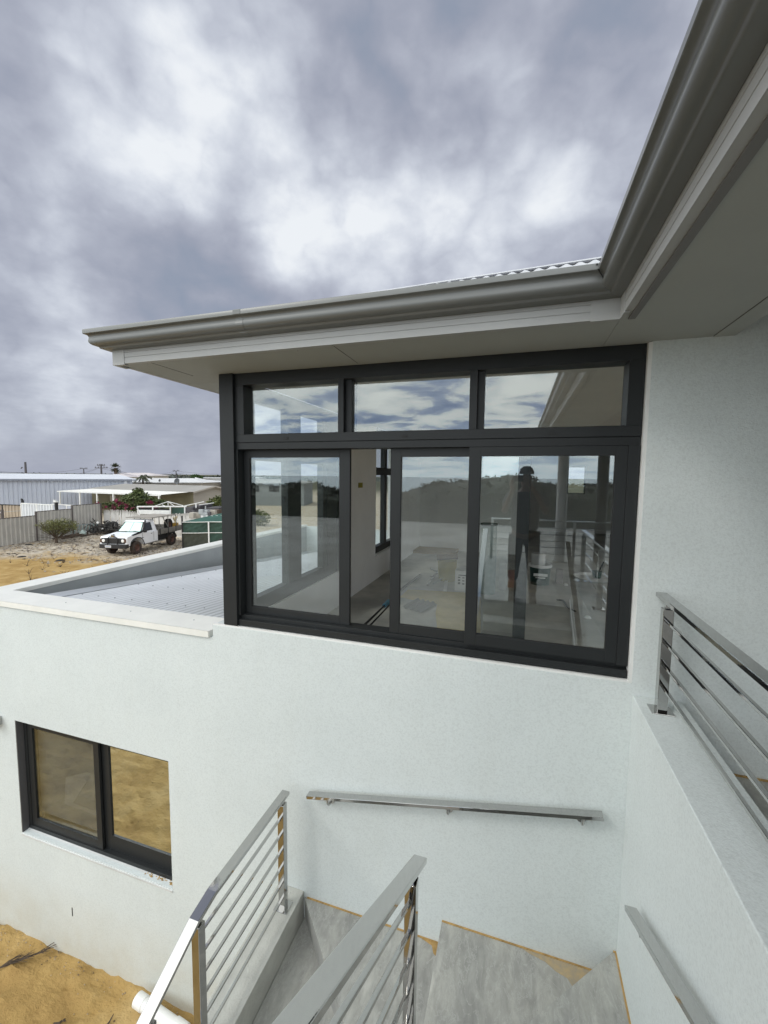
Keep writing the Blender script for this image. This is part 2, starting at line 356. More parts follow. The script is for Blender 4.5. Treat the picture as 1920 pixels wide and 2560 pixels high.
def ground_mat():
    M = mat('sandy_ground', (.4, .3, .15), .95); n = M.node_tree.nodes; l = M.node_tree.links; b = n['Principled BSDF']
    b.inputs['Specular IOR Level'].default_value = .15
    g = n.new('ShaderNodeNewGeometry'); P_ = g.outputs['Position']
    def no(sc, de, ro=.6, off=0, st=(1, 1, 1)):
        mp = n.new('ShaderNodeMapping'); mp.inputs['Location'].default_value = (off, off, 0); mp.inputs['Scale'].default_value = st; l.new(P_, mp.inputs[0])
        t_ = n.new('ShaderNodeTexNoise'); t_.inputs['Scale'].default_value = sc; t_.inputs['Detail'].default_value = de; t_.inputs['Roughness'].default_value = ro
        l.new(mp.outputs[0], t_.inputs['Vector']); return t_.outputs['Fac']
    def ramp(src, stops):
        r = n.new('ShaderNodeValToRGB'); l.new(src, r.inputs[0]); e_ = r.color_ramp.elements
        e_[0].position, e_[0].color = stops[0][0], (*stops[0][1], 1); e_[1].position, e_[1].color = stops[-1][0], (*stops[-1][1], 1)
        for p_, c_ in stops[1:-1]:
            k = e_.new(p_); k.color = (*c_, 1)
        return r.outputs[0]
    def mix(f, a_, b_):
        m_ = n.new('ShaderNodeMix'); m_.data_type = 'RGBA'; l.new(f, m_.inputs[0]); l.new(a_, m_.inputs[6]); l.new(b_, m_.inputs[7]); return m_.outputs[2]
    def ma(op, a_, b_, c=False):
        m_ = n.new('ShaderNodeMath'); m_.operation = op; m_.use_clamp = c
        for i, q_ in enumerate((a_, b_)):
            if isinstance(q_, (int, float)): m_.inputs[i].default_value = q_
            else: l.new(q_, m_.inputs[i])
        return m_.outputs[0]
    sand = ramp(no(1.4, 8), [(.3, (.29, .18, .065)), (.5, (.40, .265, .10)), (.7, (.50, .355, .16))])
    litter = ramp(no(2.2, 10, .72, 5), [(.30, (.17, .13, .09)), (.40, (.38, .31, .22)), (.55, (.54, .475, .38)), (.70, (.66, .61, .53))])
    pale = ramp(no(.25, 8, .6, 9), [(.35, (.37, .355, .31)), (.6, (.56, .545, .50))])
    scrub = ramp(no(.02, 8, .6, 2), [(.35, (.055, .06, .035)), (.6, (.13, .12, .075))])
    sp = n.new('ShaderNodeSeparateXYZ'); l.new(P_, sp.inputs[0])
    # litter lies on the vacant block toward the fence
    f1 = ma('ADD', ma('MULTIPLY', ma('SUBTRACT', ma('SUBTRACT', sp.outputs[1], ma('MULTIPLY', sp.outputs[0], .35)), 24.6), .35), ma('MULTIPLY', ma('SUBTRACT', no(.35, 6, .6, 3), .5), 3.5), True)
    c1 = mix(f1, sand, litter)
    c1b = mix(ma('MULTIPLY', ma('SUBTRACT', no(1.1, 6, .65, 8), .56), 9, True), c1, sand)
    f2 = ma('MULTIPLY', ma('SUBTRACT', -4.5, sp.outputs[1]), .5, True); c2 = mix(f2, c1b, pale)
    f3 = ma('MULTIPLY', ma('SUBTRACT', sp.outputs[1], 90), .02, True); c3 = mix(f3, c2, scrub)
    l.new(c3, b.inputs['Base Color'])
    bp = n.new('ShaderNodeBump'); bp.inputs['Strength'].default_value = .8; bp.inputs['Distance'].default_value = .05
    l.new(ma('ADD', no(3.2, 7, .6, 4, (1, 2.2, 1)), ma('ADD', ma('MULTIPLY', no(22, 5), .35), ma('MULTIPLY', no(90, 3), .08))), bp.inputs['Height']); l.new(bp.outputs[0], b.inputs['Normal'])
    return M
mb = MB(); mb.v = vv; mb.f = ff
gr = mb.build('ground', ground_mat(), smooth=True); gr['kind'] = 'structure'
SEAM = mat('sea_water', (.10, .22, .24), .18, 0, bump=.6, bs=.8)
sea_o = MB().add([(-9000, -9000, -8.2), (9000, -9000, -8.2), (9000, -80, -8.2), (-9000, -80, -8.2)], [(0, 1, 2, 3)]).build('sea', SEAM); sea_o['kind'] = 'structure'

# ================================================================== THE HOUSE
WY = 2.70
house = thing('house', 'white rendered two storey house with charcoal window frames and grey gutters', 'house', (0, 4, -H))
w = MB()
OX0, OX1, OZ0, OZ1 = -4.668, -2.765, -3.632, -2.445       # lower window opening
WB = -5.32; TOPL = -1.292
w.box(WB, OX0, WY, WY+.22, -H-.3, TOPL); w.box(OX1, -2.272, WY, WY+.22, -H-.3, TOPL)
w.box(OX0, OX1, WY, WY+.22, -H-.3, OZ0); w.box(OX0, OX1, WY, WY+.22, OZ1, TOPL)
w.build('wall', STUCCO, house)
w = MB(); w.box(-2.272, .674, WY, WY+.22, -H-.3, -1.190)
w.box(.674, 5.2, WY, WY+.22, -H-.3, 1.30); w.build('wall', STUCCO, house)
# left flank of the lower storey and its parapet
w = MB(); w.box(WB, WB+.22, WY+.22, 9.5, -H-.3, TOPL); w.build('wall', STUCCO, house)
w = w = MB(); w.box(WB, -2.28, 9.5, 9.72, -H-.3, TOPL-.002); w.build('wall', STUCCO, house)
# coping
CO = MB()
CO.prism([(WB-.015, WY-.014), (-2.304, WY-.014), (-2.304, 2.985), (-5.055, 2.985), (-5.055, 9.52), (WB-.015, 9.52)], -1.246, -1.240)
CO.box(WB-.015, -2.304, WY-.016, WY-.012, -1.292, -1.240); CO.box(-5.053, -2.304, 2.981, 2.985, -1.285, -1.242)
CO.box(-5.056, -5.052, 2.99, 9.52, -1.285, -1.242); CO.box(WB-.017, WB-.013, WY-.012, 9.52, -1.292, -1.242)
CO.box(-2.306, -2.302, WY-.012, 2.985, -1.290, -1.242)
CO.build('coping', COPING, house)
for x in (-5.0, -4.1, -3.3, -2.6): MB().lathe([(0, .004), (.006, .003), (.007, 0)], (x, 2.84+.02*math.sin(x*9), -1.240), 8).build('coping_screw', APRON, house)
# parapet inner lining, tray and apron flashings
def rz_(y): return -1.315-.087*(y-3.0)
a = MB(); a.box(-5.10, -5.06, 3.0, 9.5, -2.1, -1.262); a.box(-5.06, -2.29, 3.0, 3.03, -1.5, -1.262); a.build('parapet_lining', APRON, house)
a = MB()
prf = [(-5.058, -.06), (-4.99, -.17), (-4.93, -.20), (-4.87, -.17), (-4.84, -.06), (-4.80, .020), (-4.62, .015)]
vs_ = []; ky = [3.035+i*.5 for i in range(13)]
for y in ky: vs_ += [(x, y, rz_(y)+dz) for x, dz in prf]
k = len(prf); a.add(vs_, [(i*k+j, i*k+j+1, (i+1)*k+j+1, (i+1)*k+j) for i in range(len(ky)-1) for j in range(k-1)])
a.build('apron_flashing', APRON, house, smooth=True)
a = MB(); a.prof([(-4.80, .026), (-4.60, .018), (-4.60, .013), (-4.80, .021)], (0, 3.035, rz_(3.035)), (0, 9.5, rz_(9.5)), (1, 0, 0), (0, 0, 1)); a.build('apron_flashing', ROOFM, house)
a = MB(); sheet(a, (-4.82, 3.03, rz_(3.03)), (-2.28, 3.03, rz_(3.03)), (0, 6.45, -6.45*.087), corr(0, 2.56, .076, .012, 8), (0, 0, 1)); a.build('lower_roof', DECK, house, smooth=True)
a = MB()
for iy in range(9):
    y = 3.35+iy*.72
    for ix in range(11):
        x = -4.55+ix*.228; a.lathe([(0, .008), (.007, .006), (.008, 0)], (x, y+.02*ix/3, rz_(y)+.010), 6)
o = a.build('roof_screw', APRON, house); o['kind'] = 'stuff'

# ---------------- upper storey shell
U = MB()
U.box(-2.272, -2.10, WY+.22, 4.80, -1.9, -1.190)                       # under the side window
U.box(-2.272, -2.10, 4.80, 6.20, -1.9, .75); U.box(-2.272, -2.10, 6.20, 7.4, -1.9, -1.22); U.box(-2.272, -2.10, 7.4, 9.5, -1.9, .75)
U.build('wall', PLASTER, house)
U = MB(); U.box(-2.10, .05, 9.3, 9.5, -1.63, .75); U.box(-.15, .05, 9.5, 13.8, -1.63, .75); U.box(-.15, 1.41, 13.8, 14.0, -1.63, .75); U.box(1.90, 4.0, 13.8, 14.0, -1.63, .75); U.box(1.41, 1.90, 13.8, 14.0, -1.63, -.46); U.box(1.41, 1.90, 13.8, 14.0, .36, .75)
U.build('wall', PLASTER, house)
MB().box(3.8, 4.0, 2.92, 3.3, -1.63, .75).build('wall', PLASTER, house); MB().box(3.8, 4.0, 7.8, 13.8, -1.63, .75).build('wall', PLASTER, house)  # gap between them is an added, unseen opening that lights the room
MB().box(-2.10, 4.0, 2.92, 14.0, -1.80, -1.63).build('interior_floor', INFLOOR, house)
MB().box(-2.12, 4.0, 2.80, 14.0, .755, .80).build('interior_ceiling', PLASTER, house)
# soffits
s_ = MB(); s_.box(-2.688, .43, 2.28, 2.93, .751, .765); s_.box(-2.688, -2.16, 2.933, 9.5, .751, .765); s_.build('soffit', SOFFIT, house)
s_ = MB(); s_.box(.432, .945, -3.9, WY-.002, .751, .765); s_.box(.432, .672, WY, 2.93, .751, .765); s_.build('soffit', SOFFIT, house)
s_ = MB(); s_.box(.949, 1.045, -3.9, WY-.002, .748, .93); s_.build('soffit_beam', SOFFIT, house)
for b_ in ((-1.05, -1.047, 2.285, 2.70, .7495, .7515), (-2.4, -2.397, 2.285, 2.70, .7495, .7515), (.946, .948, -3.9, 2.69, .7485, .7515)): MB().box(*b_).build('soffit_joint', mat('joint_grey', (.12, .12, .11), .8), house)
MB().box(1.045, 4.2, -3.9, WY, .93, .96).build('alfresco_ceiling', CEIL, house)
# house body east of the landing
e_ = MB(); e_.box(4.0, 4.2, -3.9, WY, -H, .93); e_.build('wall', STUCCO, house)
s_ = MB(); s_.box(.462, .492, -3.9, 2.29, .744, .750); s_.build('soffit_shade', mat('shade_grey', (.16, .16, .16), .7), house)  # dark strip stands in for the shade under the fascia lip
# fascia with two grooves
FP = [(0, .7495), (0, .786), (.003, .7875), (.003, .7895), (0, .791), (0, .819), (.003, .8205), (.003, .8225), (0, .824), (0, .93), (.018, .93), (.018, .765), (.035, .765), (.035, .7495)]
FY, FX = 2.275, .428
def fascia(a, b, ux): return MB().prof(FP, a, b, ux, (0, 0, 1))
fascia((-2.590, FY, 0), (.300, FY, 0), (0, 1, 0)).build('fascia', FASCIA, house)
fascia((FX, 2.19, 0), (FX, -3.9, 0), (1, 0, 0)).build('fascia', FASCIA, house)
fascia((-2.688, FY+.1, 0), (-2.688, 9.6, 0), (1, 0, 0)).build('fascia', FASCIA, house)
c_ = MB(); c_.box(-2.692, -2.590, FY-.003, FY+.03, .742, .935); c_.box(-2.692, -2.66, FY+.03, FY+.10, .742, .935); c_.build('fascia_corner_cap', FASCIA, house)
c_ = MB(); c_.box(.300, FX+.003, FY-.004, FY+.02, .744, .932); c_.box(FX-.003, FX+.02, 2.19, FY-.004, .744, .932); c_.build('fascia_corner_cap', FASCIA, house)
# gutter: ogee profile swept with mitred corners. (out = distance outward from fascia, z)
def arc(cx, cz, r, a0, a1, n): return [(cx+r*math.cos(math.radians(a0+(a1-a0)*i/n)), cz+r*math.sin(math.radians(a0+(a1-a0)*i/n))) for i in range(n+1)]
GP = [(.118, .957), (.120, .953), (.120, .930), (.117, .927)]
GP += [(.112, .926), (.104, .9235), (.0985, .919), (.096, .913), (.0955, .906), (.097, .897), (.0985, .888), (.097, .878), (.091, .869), (.082, .862), (.072, .8585), (.064, .8575)]
GP += [(.058, .8565), (.055, .8535), (.054, .848), (.050, .8445), (.046, .844), (.001, .840)]
GP += [(.001, .935), (.004, .935), (.004, .845), (.045, .849), (.075, .866), (.092, .886), (.090, .910), (.108, .932), (.112, .957)]
GP2 = [(o_, .957-(.957-z_)) for o_, z_ in GP]
def sweep(path, prof_, closed=True):
    # path of (x, y) with outward mitres: list of (x,y, ox, oy) where (ox,oy) is the mitre direction scaled
    n_ = len(prof_); m_ = MB(); vs2 = []
    for x, y, ox, oy in path: vs2 += [(x+ox*o_, y+oy*o_, z_) for o_, z_ in prof_]
    fs2 = [(i*n_+j, i*n_+(j+1) % n_, (i+1)*n_+(j+1) % n_, (i+1)*n_+j) for i in range(len(path)-1) for j in range(n_)]
    fs2 += [tuple(range(n_)), tuple((len(path)-1)*n_+j for j in range(n_-1, -1, -1))]
    return m_.add(vs2, fs2)
sweep([(-2.690, 9.6, -1, 0), (-2.690, FY, -1, -1), (FX, FY, -1, -1)], GP2).build('gutter', GUTTER, house, smooth=True)
sweep([(FX, FY, -1, -1), (FX, -3.9, -1, 0)], GP2).build('gutter', GUTTER, house, smooth=True)
# rivets and a sealed mitre line on the gutter corner
r_ = MB()
for q in ((.315, 2.154, .951), (.300, 2.1545, .951)): r_.box(q[0]-.004, q[0]+.004, q[1]-.003, q[1], q[2]-.003, q[2]+.003)
r_.bar((.3035, 2.1505, .93), (.331, 2.178, .90), .003, .003); r_.bar((.331, 2.178, .90), (.346, 2.193, .862), .003, .003)
r_.build('gutter_joint', RUBBER, house)
for xj in (-1.62,):
    sweep([(xj, FY, 0, -1.0), (xj+.05, FY, 0, -1.0)], [(o_*1.012+.0004, z_+(.0012 if z_ > .9 else -.0012)) for o_, z_ in GP2]).build('gutter_sleeve', GUTTER, house)
for x in (-2.45, -1.9, -1.3, -.7, -.1):
    MB().lathe([(0, -.0035), (.005, -.0025), (.006, 0)], (x, 2.33, .7505), 8).build('soffit_screw', FASCIA, house)
# upper roof: sheet ends, filler behind them and the capping bar
def rzz(x): return .985+.020*(x-.3)
r_ = MB(); pts = [(-2.72+p_, q_) for p_, q_ in corr(0, 3.04, .060, .0060, 8)]; n_ = len(pts); vs2 = []
for p_, q_ in pts: vs2.append((p_, 2.195, .935))
for p_, q_ in pts: vs2.append((p_, 2.195, rzz(p_)+q_))
for p_, q_ in pts: vs2.append((p_, 2.195+4.0, rzz(p_)+q_+.2))
r_.add(vs2, [(i, i+1, n_+i+1, n_+i) for i in range(n_-1)]+[(n_+i, n_+i+1, 2*n_+i+1, 2*n_+i) for i in range(n_-1)]); r_.build('upper_roof', mat('roof_sheet_white', (.62, .63, .66), .5), house, smooth=True)
MB().prof([(0, 0), (.002, 0), (.002, .03), (0, .03)], (-2.7, 2.24, rzz(-2.7)-.012), (.33, 2.24, rzz(.33)-.012), (0, 1, 0), (0, 0, 1)).build('roof_filler', mat('filler_grey', (.06, .06, .065), .8), house)
MB().prof([(0, .0), (.12, .006), (.12, .011), (0, .005)], (-1.7, 2.20, rzz(-1.7)+.008), (.33, 2.20, rzz(.33)+.012), (0, 1, 0), (0, 0, 1)).build('roof_capping', mat('capping_grey', (.62, .63, .66), .5), house)
r_ = MB(); r_.add([(.34, -4, .99), (.34, 2.3, .99), (4.3, 2.3, 1.5), (4.3, -4, 1.5)], [(0, 1, 2, 3)]); r_.build('upper_roof', ROOFM, house)

# ---------------- big window band
bw = tag(MB().box(-2.168, -2.046, 2.703, 2.86, -1.172, .749).build('corner_post', FRAME, house, bevel=.002))
F = MB(); Y0, Y1 = 2.728, 2.87
F.box(-2.046, .651, Y0, Y1, .665, .750)                  # head
F.box(-2.046, -1.972, Y0, Y1, .302, .665); F.box(.572, .651, Y0, Y1, .302, .665)
F.box(-1.207, -1.165, Y0, Y1, .302, .665); F.box(-1.165, -1.118, Y0+.035, Y1, .302, .665)
F.box(-.310, -.262, Y0, Y1, .302, .665); F.box(-.262, -.222, Y0+.035, Y1, .302, .665)
F.box(-2.046, .651, Y0, Y1, .243, .302); F.box(-2.046, .651, Y0+.004, Y1, .192, .239)
F.box(-2.046, .651, Y0+.008, Y1, .239, .243)
F.box(-2.046, .651, Y0-.006, Y1, -1.170, -1.125); F.box(-2.046, .651, Y0+.028, Y1, -1.125, -1.095)
F.box(-2.046, -2.03, Y0, Y1, -1.095, .192); F.box(.592, .651, Y0-.004, Y1, -1.10, .192)
wf = F.build('window_frame', FRAME, house, bevel=.0015)
for x0, x1 in ((-1.972, -1.207), (-1.118, -.310), (-.222, .572)):
    MB().box(x0-.004, x1+.004, 2.788, 2.794, .298, .669).build('pane', GLASS, wf)
    MB().box(x0+.0, x1, 2.776, 2.787, .302, .309).build('bead', RUBBER, wf)
for x in (-1.615, -.725, .182):
    q = MB(); q.box(x-.019, x+.019, Y0-.002, Y0, .259, .277); q.build('drain_cover', RUBBER, wf)
    MB().box(x-.010, x+.012, Y0-.004, Y0-.002, .264, .272).build('drain_slot', FRAME, wf)
MB().box(-2.272, .672, WY+.004, Y0-.004, -1.190, -1.176).build('window_sill', WHITEP, house)
MB().box(.655, .674, WY+.002, Y1, -1.186, .748).build('window_reveal', WHITEP, house)
def sash(x0, x1, y, gx0, gx1, gz0, gz1, z0, z1, th=.028, gl_=None):
    q = MB(); q.box(x0, gx0, y, y+th, z0, z1); q.box(gx1, x1, y, y+th, z0, z1); q.box(gx0, gx1, y, y+th, z0, gz0); q.box(gx0, gx1, y, y+th, gz1, z1)
    sx = q.build('sash', FRAME, house, bevel=.0015)
    MB().box(gx0-.003, gx1+.003, y+th*.5-.002, y+th*.5+.002, gz0-.003, gz1+.003).build('pane', gl_ or GLASS, sx)
    g_ = MB(); g_.box(gx0, gx0+.004, y+.004, y+th*.5-.003, gz0, gz1); g_.box(gx1-.004, gx1, y+.004, y+th*.5-.003, gz0, gz1); g_.box(gx0+.004, gx1-.004, y+.004, y+th*.5-.003, gz0, gz0+.005); g_.build('bead', RUBBER, sx)
    return sx
sash(-2.088+.06, -1.145, 2.80, -1.981, -1.225, -1.039, .133, -1.094, .191)
sash(-.830, .074, 2.768, -.760, .002, -1.030, .133, -1.094, .191)
sash(-.303, .592, 2.732, -.230, .531, -1.024, .134, -1.094, .191)
# side window facing the lower roof (in plane x = -2.17)
F = MB(); X0, X1 = -2.20, -2.12
F.box(X0, X1, 2.86, 4.80, -1.19, -1.062); F.box(X0, X1, 2.86, 4.80, .126, .30); F.box(X0, X1, 2.86, 4.80, .62, .75)
for y0, y1 in ((2.862, 3.085), (3.614, 3.873), (4.388, 4.47), (4.50, 4.80)): F.box(X0+.003, X1-.003, y0, y1, -1.062, .126); F.box(X0+.003, X1-.003, y0, y1, .30, .62)
sf = F.build('side_window_frame', FRAME, house)
for y0, y1 in ((3.085, 3.614), (3.873, 4.388)):
    MB().box(-2.165, -2.16, y0, y1, -1.062, .126).build('pane', GLASS2, sf); MB().box(-2.165, -2.16, y0, y1, .30, .62).build('pane', GLASS2, sf)
F = MB(); F.box(X0, X1, 6.20, 7.4, -1.22, -1.12); F.box(X0, X1, 6.20, 7.4, .02, .14); F.box(X0, X1, 6.20, 7.4, .68, .75)
for y0, y1 in ((6.202, 6.27), (6.72, 6.85), (7.3, 7.398)): F.box(X0+.003, X1-.003, y0, y1, -1.12, .02); F.box(X0+.003, X1-.003, y0, y1, .14, .68)
sf = F.build('side_window_frame', FRAME, house)
for y0, y1 in ((6.27, 6.72), (6.85, 7.3)):
    MB().box(-2.165, -2.16, y0, y1, -1.12, .02).build('pane', GLASS2, sf); MB().box(-2.165, -2.16, y0, y1, .14, .68).build('pane', GLASS2, sf)
MB().box(-2.105, -2.06, 6.18, 7.42, -1.245, -1.222).build('window_sill', WHITEP, house)
MB().box(-2.14, -2.10, 4.80, 4.90, -1.63, .75).build('window_reveal', PLASTER, house)
# rear opening in the room: frame + pane
F = MB()
for b_ in ((1.41, 1.44, 13.8, 13.86, -.46, .36), (1.87, 1.90, 13.8, 13.86, -.46, .36), (1.44, 1.87, 13.8, 13.86, .33, .36), (1.44, 1.87, 13.8, 13.86, -.46, -.43)): F.box(*b_)
sf = F.build('rear_window_frame', FRAME, house); MB().box(1.44, 1.87, 13.82, 13.825, -.43, .33).build('pane', GLASS2, sf)
# ---------------- lower sliding window
F = MB(); y0, y1 = 2.762, 2.86
F.box(OX0+.012, OX0+.055, y0, y1, OZ0+.04, OZ1); F.box(OX1-.05, OX1, y0, y1, OZ0+.04, OZ1); F.box(OX0+.012, OX1, y0, y1, OZ1-.035, OZ1)
F.box(OX0+.012, OX1, y0-.004, y1, OZ0-.002, OZ0+.04)
lf = F.build('lower_window_frame', FRAME, house, bevel=.0015)
MB().box(OX0, OX0+.012, WY+.001, 2.86, OZ0, OZ1).build('jamb_liner', mat('liner_grey', (.085, .085, .09), .5), lf)
def lsash(x0, x1, y, gx0, gx1, gz0, gz1, z0, z1, g_):
    q = MB(); q.box(x0, gx0, y, y+.026, z0, z1); q.box(gx1, x1, y, y+.026, z0, z1); q.box(gx0, gx1, y, y+.026, z0, gz0); q.box(gx0, gx1, y, y+.026, gz1, z1)
    sx = q.build('lower_sash', FRAME, house, bevel=.0012); MB().box(gx0-.003, gx1+.003, y+.011, y+.015, gz0-.003, gz1+.003).build('pane', g_, sx); return sx
lsash(OX0+.055, -3.66, 2.768, -4.545, -3.725, -3.505, -2.54, -3.592, -2.48, LGLASS2)
lsash(-3.69, OX1-.05, 2.802, -3.575, -2.865, -3.445, -2.545, -3.592, -2.48, LGLASS)
MB().prof([(0, -.012), (.07, .006), (.07, -.02), (0, -.03)], (OX0, WY-.006, OZ0), (OX1, WY-.006, OZ0), (0, 1, 0), (0, 0, 1)).build('lower_window_sill', mat('sill_paint', (.56, .57, .56), .8, 0, var=.12, vs=4), house)
q = MB(); random.seed(3)
for i in range(40): x = OX1-.02-random.random()**2*.35; q.lathe([(0, .003), (.003+random.random()*.004, .001), (.004+random.random()*.005, -.001)], (x, WY+.028+random.random()*.03, OZ0+.003), 7)
o = q.build('sand_grains', GROUT, house); o['kind'] = 'stuff'
SCREEN = bpy.data.materials.new('fly_screen_mesh'); SCREEN.use_nodes = True; _n = SCREEN.node_tree.nodes; _l = SCREEN.node_tree.links; _n.clear()
_t = _n.new('ShaderNodeBsdfTransparent'); _dd = _n.new('ShaderNodeBsdfDiffuse'); _dd.inputs[0].default_value = (.20, .20, .19, 1); _m = _n.new('ShaderNodeMixShader'); _m.inputs[0].default_value = .5; _o = _n.new('ShaderNodeOutputMaterial')
_l.new(_t.outputs[0], _m.inputs[1]); _l.new(_dd.outputs[0], _m.inputs[2]); _l.new(_m.outputs[0], _o.inputs[0])
MB().box(-4.60, -3.70, 2.840, 2.842, -3.50, -2.54).build('fly_screen', SCREEN, lf)
q = MB(); q.add([(-4.34, 2.90, -3.40), (-4.30, 2.90, -3.10), (-4.02, 2.90, -2.98), (-3.70, 2.90, -2.93), (-3.70, 2.90, -2.99), (-4.0, 2.90, -3.06), (-4.22, 2.90, -3.36), (-3.8, 2.90, -3.36), (-3.8, 2.90, -3.41)], [(0, 8, 7, 6, 5, 4, 3, 2, 1)]); q.add([(-4.34, 3.05, -3.42), (-3.8, 3.05, -3.42), (-3.7, 3.35, -3.2), (-4.2, 3.3, -3.0)], [(0, 1, 2, 3)])
tag(q.build('plastic_sheet', WHITEP), 'folded white plastic sheet behind the left pane of the lower window', 'sheet')
# room behind the lower window
q = MB(); q.add([(-5.1, 2.93, -3.9), (-2.3, 2.93, -3.9), (-2.3, 5.4, -3.9), (-5.1, 5.4, -3.9), (-5.1, 2.93, -2.0), (-2.3, 2.93, -2.0), (-2.3, 5.4, -2.0), (-5.1, 5.4, -2.0)], [(0, 1, 2, 3), (4, 7, 6, 5), (1, 5, 6, 2), (2, 6, 7, 3), (3, 7, 4, 0)]); q.build('lower_room', PLASTER, house)

# ================================================================== stairs
st = thing('staircase', 'grey stone tiled winder staircase turning in the corner below the windows', 'stairs', (-.4, 1.7, -H))
XL, XW, XC = -1.475, .68, -.40
zm, z0, z1, z2 = -3.437, -3.262, -3.085, -2.913
YF = 1.6
def tread(poly, z, th=.03): return MB().prism(poly, z-th, z).build('tread', TILE, st, bevel=.002)
def fill(poly, z, zb=-H): return MB().prism(poly, zb, z-.031).build('stair_core', TILER, st)
T0 = [(XL, WY), (XL, WY-.012), (XC-.0, YF), (XC, WY)]
tread([(XL+.004, WY-.003), (XC-.004, YF+.003), (XC-.004, WY-.003)], z0); fill([(XL+.0045, WY), (XC-.003, YF+.0035), (XC-.003, WY)], z0)
tread([(XL+.003, WY-.002), (XL+.003, YF), (XC-.008, YF), (XC-.008, YF+.08), (XL+.08, WY-.002)], zm); fill([(XL+.003, WY-.012), (XL+.003, YF), (XC-.008, YF), (XC-.008, YF+.06), (XL+.07, WY)], zm)
tread([(XC, WY-.003), (XC, YF), (XW-.022, WY-.003)], z1); fill([(XC+.006, WY), (XC+.006, YF), (XW-.03, WY)], z1)
tread([(XC, YF-.0), (XW-.003, YF), (XW-.003, WY-.003), (XW-.019, WY-.003)], z2); fill([(XC+.004, YF), (XW, YF), (XW, WY), (XW-.022, WY)], z2)
GO, RI = .29, (1.283/7)
for i in range(7):
    ya = YF-GO*i; z = z2+RI*(i+1)
    if i < 6:
        tread([(XC, ya), (XW-.003, ya), (XW-.003, ya-GO+.004), (XC, ya-GO+.004)], z); fill([(XC+.004, ya-.008), (XW, ya-.008), (XW, ya-GO), (XC+.004, ya-GO)], z)
YLAND = YF-GO*6
for i in range(7):
    ya = YF-GO*i; z = zm-.172*(i+1)
    tread([(XL+.003, ya-.003), (XC-.008, ya-.003), (XC-.008, ya-GO), (XL+.003, ya-GO)], z); fill([(XL+.003, ya), (XC-.008, ya), (XC-.008, ya-GO), (XL+.003, ya-GO)], z, -H-.3)
# sandy joint along the wall
g_ = MB(); g_.box(XL+.03, XC-.006, WY-.010, WY+.0, z0, z0+.006); g_.box(XC+.002, XW-.035, WY-.010, WY, z1, z1+.006); g_.box(XW-.018, XW-.001, WY-.010, WY, z2, z2+.006); g_.box(XW-.010, XW, 1.7, WY-.01, z2, z2+.005)
g_.build('sandy_joint', GROUT, st)
GR2 = mat('sand_dust', (.44, .33, .18), .95, 0, col2=(.30, .27, .21), vs=22)
def blob(cx, cy, z, rx, ry, seed, name='sand_patch'):
    random.seed(seed); n_ = 22; q = MB(); pts_ = []
    for j in range(n_):
        t_ = 2*math.pi*j/n_; k_ = .7+.5*random.random(); pts_.append((cx+rx*k_*math.cos(t_), cy+ry*k_*math.sin(t_), z+.0012))
    q.add([(cx, cy, z+.003)]+pts_, [(0, 1+j, 1+(j+1) % n_) for j in range(n_)]); return q
q = MB(); q.add([(.12, 2.694, z1+.002), (.62, 2.694, z1+.002), (.50, 2.585, z1+.0015), (.44, 2.545, z1+.0012), (.40, 2.60, z1+.0014), (.33, 2.62, z1+.0014), (.27, 2.655, z1+.0014), (.18, 2.672, z1+.0014)], [(0, 7, 6, 5, 4, 3, 2, 1)]); q.build('sand_patch', GR2, st)
q = MB(); q.add([(-.56, 2.694, z0+.002), (-.405, 2.694, z0+.002), (-.405, 2.60, z0+.0012), (-.44, 2.62, z0+.0012), (-.46, 2.665, z0+.0013)], [(0, 4, 3, 2, 1)]); q.build('sand_patch', GROUT, st)
# curb wall on the left of the lower flight
CZ = -3.2175; CX0, CX1 = -1.70, XL
MB().add([(CX0, WY, CZ), (CX1, WY, CZ), (CX1, 1.62, CZ), (CX0, 1.62, CZ), (CX1, -.6, CZ-1.25), (CX0, -.6, CZ-1.25),
          (CX0, WY, -H-.3), (CX1, WY, -H-.3), (CX1, -.6, -H-.3), (CX0, -.6, -H-.3)],
         [(0, 3, 2, 1), (3, 5, 4, 2), (0, 6, 9, 5, 3), (1, 2, 4, 8, 7), (5, 9, 8, 4), (0, 1, 7, 6), (6, 7, 8, 9)]).build('curb_wall', CONC, st, bevel=.004)
# wing wall between upper flight and landing
MB().add([(XW, WY, -1.258), (.93, WY, -1.258), (.93, -.2, -1.258), (XW, -.2, -1.258), (XW, WY, -H), (.93, WY, -H), (.93, -.2, -H), (XW, -.2, -H)],
         [(0, 3, 2, 1), (0, 4, 7, 3), (1, 2, 6, 5), (3, 7, 6, 2), (0, 1, 5, 4), (4, 5, 6, 7)]).build('wing_wall', STUCCO, st, bevel=.005)
ld = thing('landing', 'grey tiled upper landing beside the staircase and under the eave', 'landing', (2, 0, -1.8))
q = MB(); q.box(.932, 4.0, -.2, WY, -1.85, -1.66); q.box(-.55, 4.0, -3.5, YLAND-.02 if YLAND < -.2 else -.2, -1.85, -1.66); q.build('slab', CONC, ld)
def tiles(x0, x1, y0, y1):
    out = []; nx_ = max(1, round((x1-x0)/.6)); ny_ = max(1, round((y1-y0)/.6)); dx = (x1-x0)/nx_; dy = (y1-y0)/ny_
    me = None
    for i in range(nx_):
        for j in range(ny_):
            if me is None:
                o_ = MB().box(-dx/2+.002, dx/2-.002, -dy/2+.002, dy/2-.002, 0, .029).build('tile', TILE, ld); me = o_; o_.location = (0, 0, 0)
                base = o_; o_.data.transform(Matrix.Translation(ORG[ld.name]))
            else: o_ = base.copy(); COL.objects.link(o_)
            o_.parent = ld; o_.location = Vector((x0+dx*(i+.5), y0+dy*(j+.5), -1.659))-ORG[ld.name]
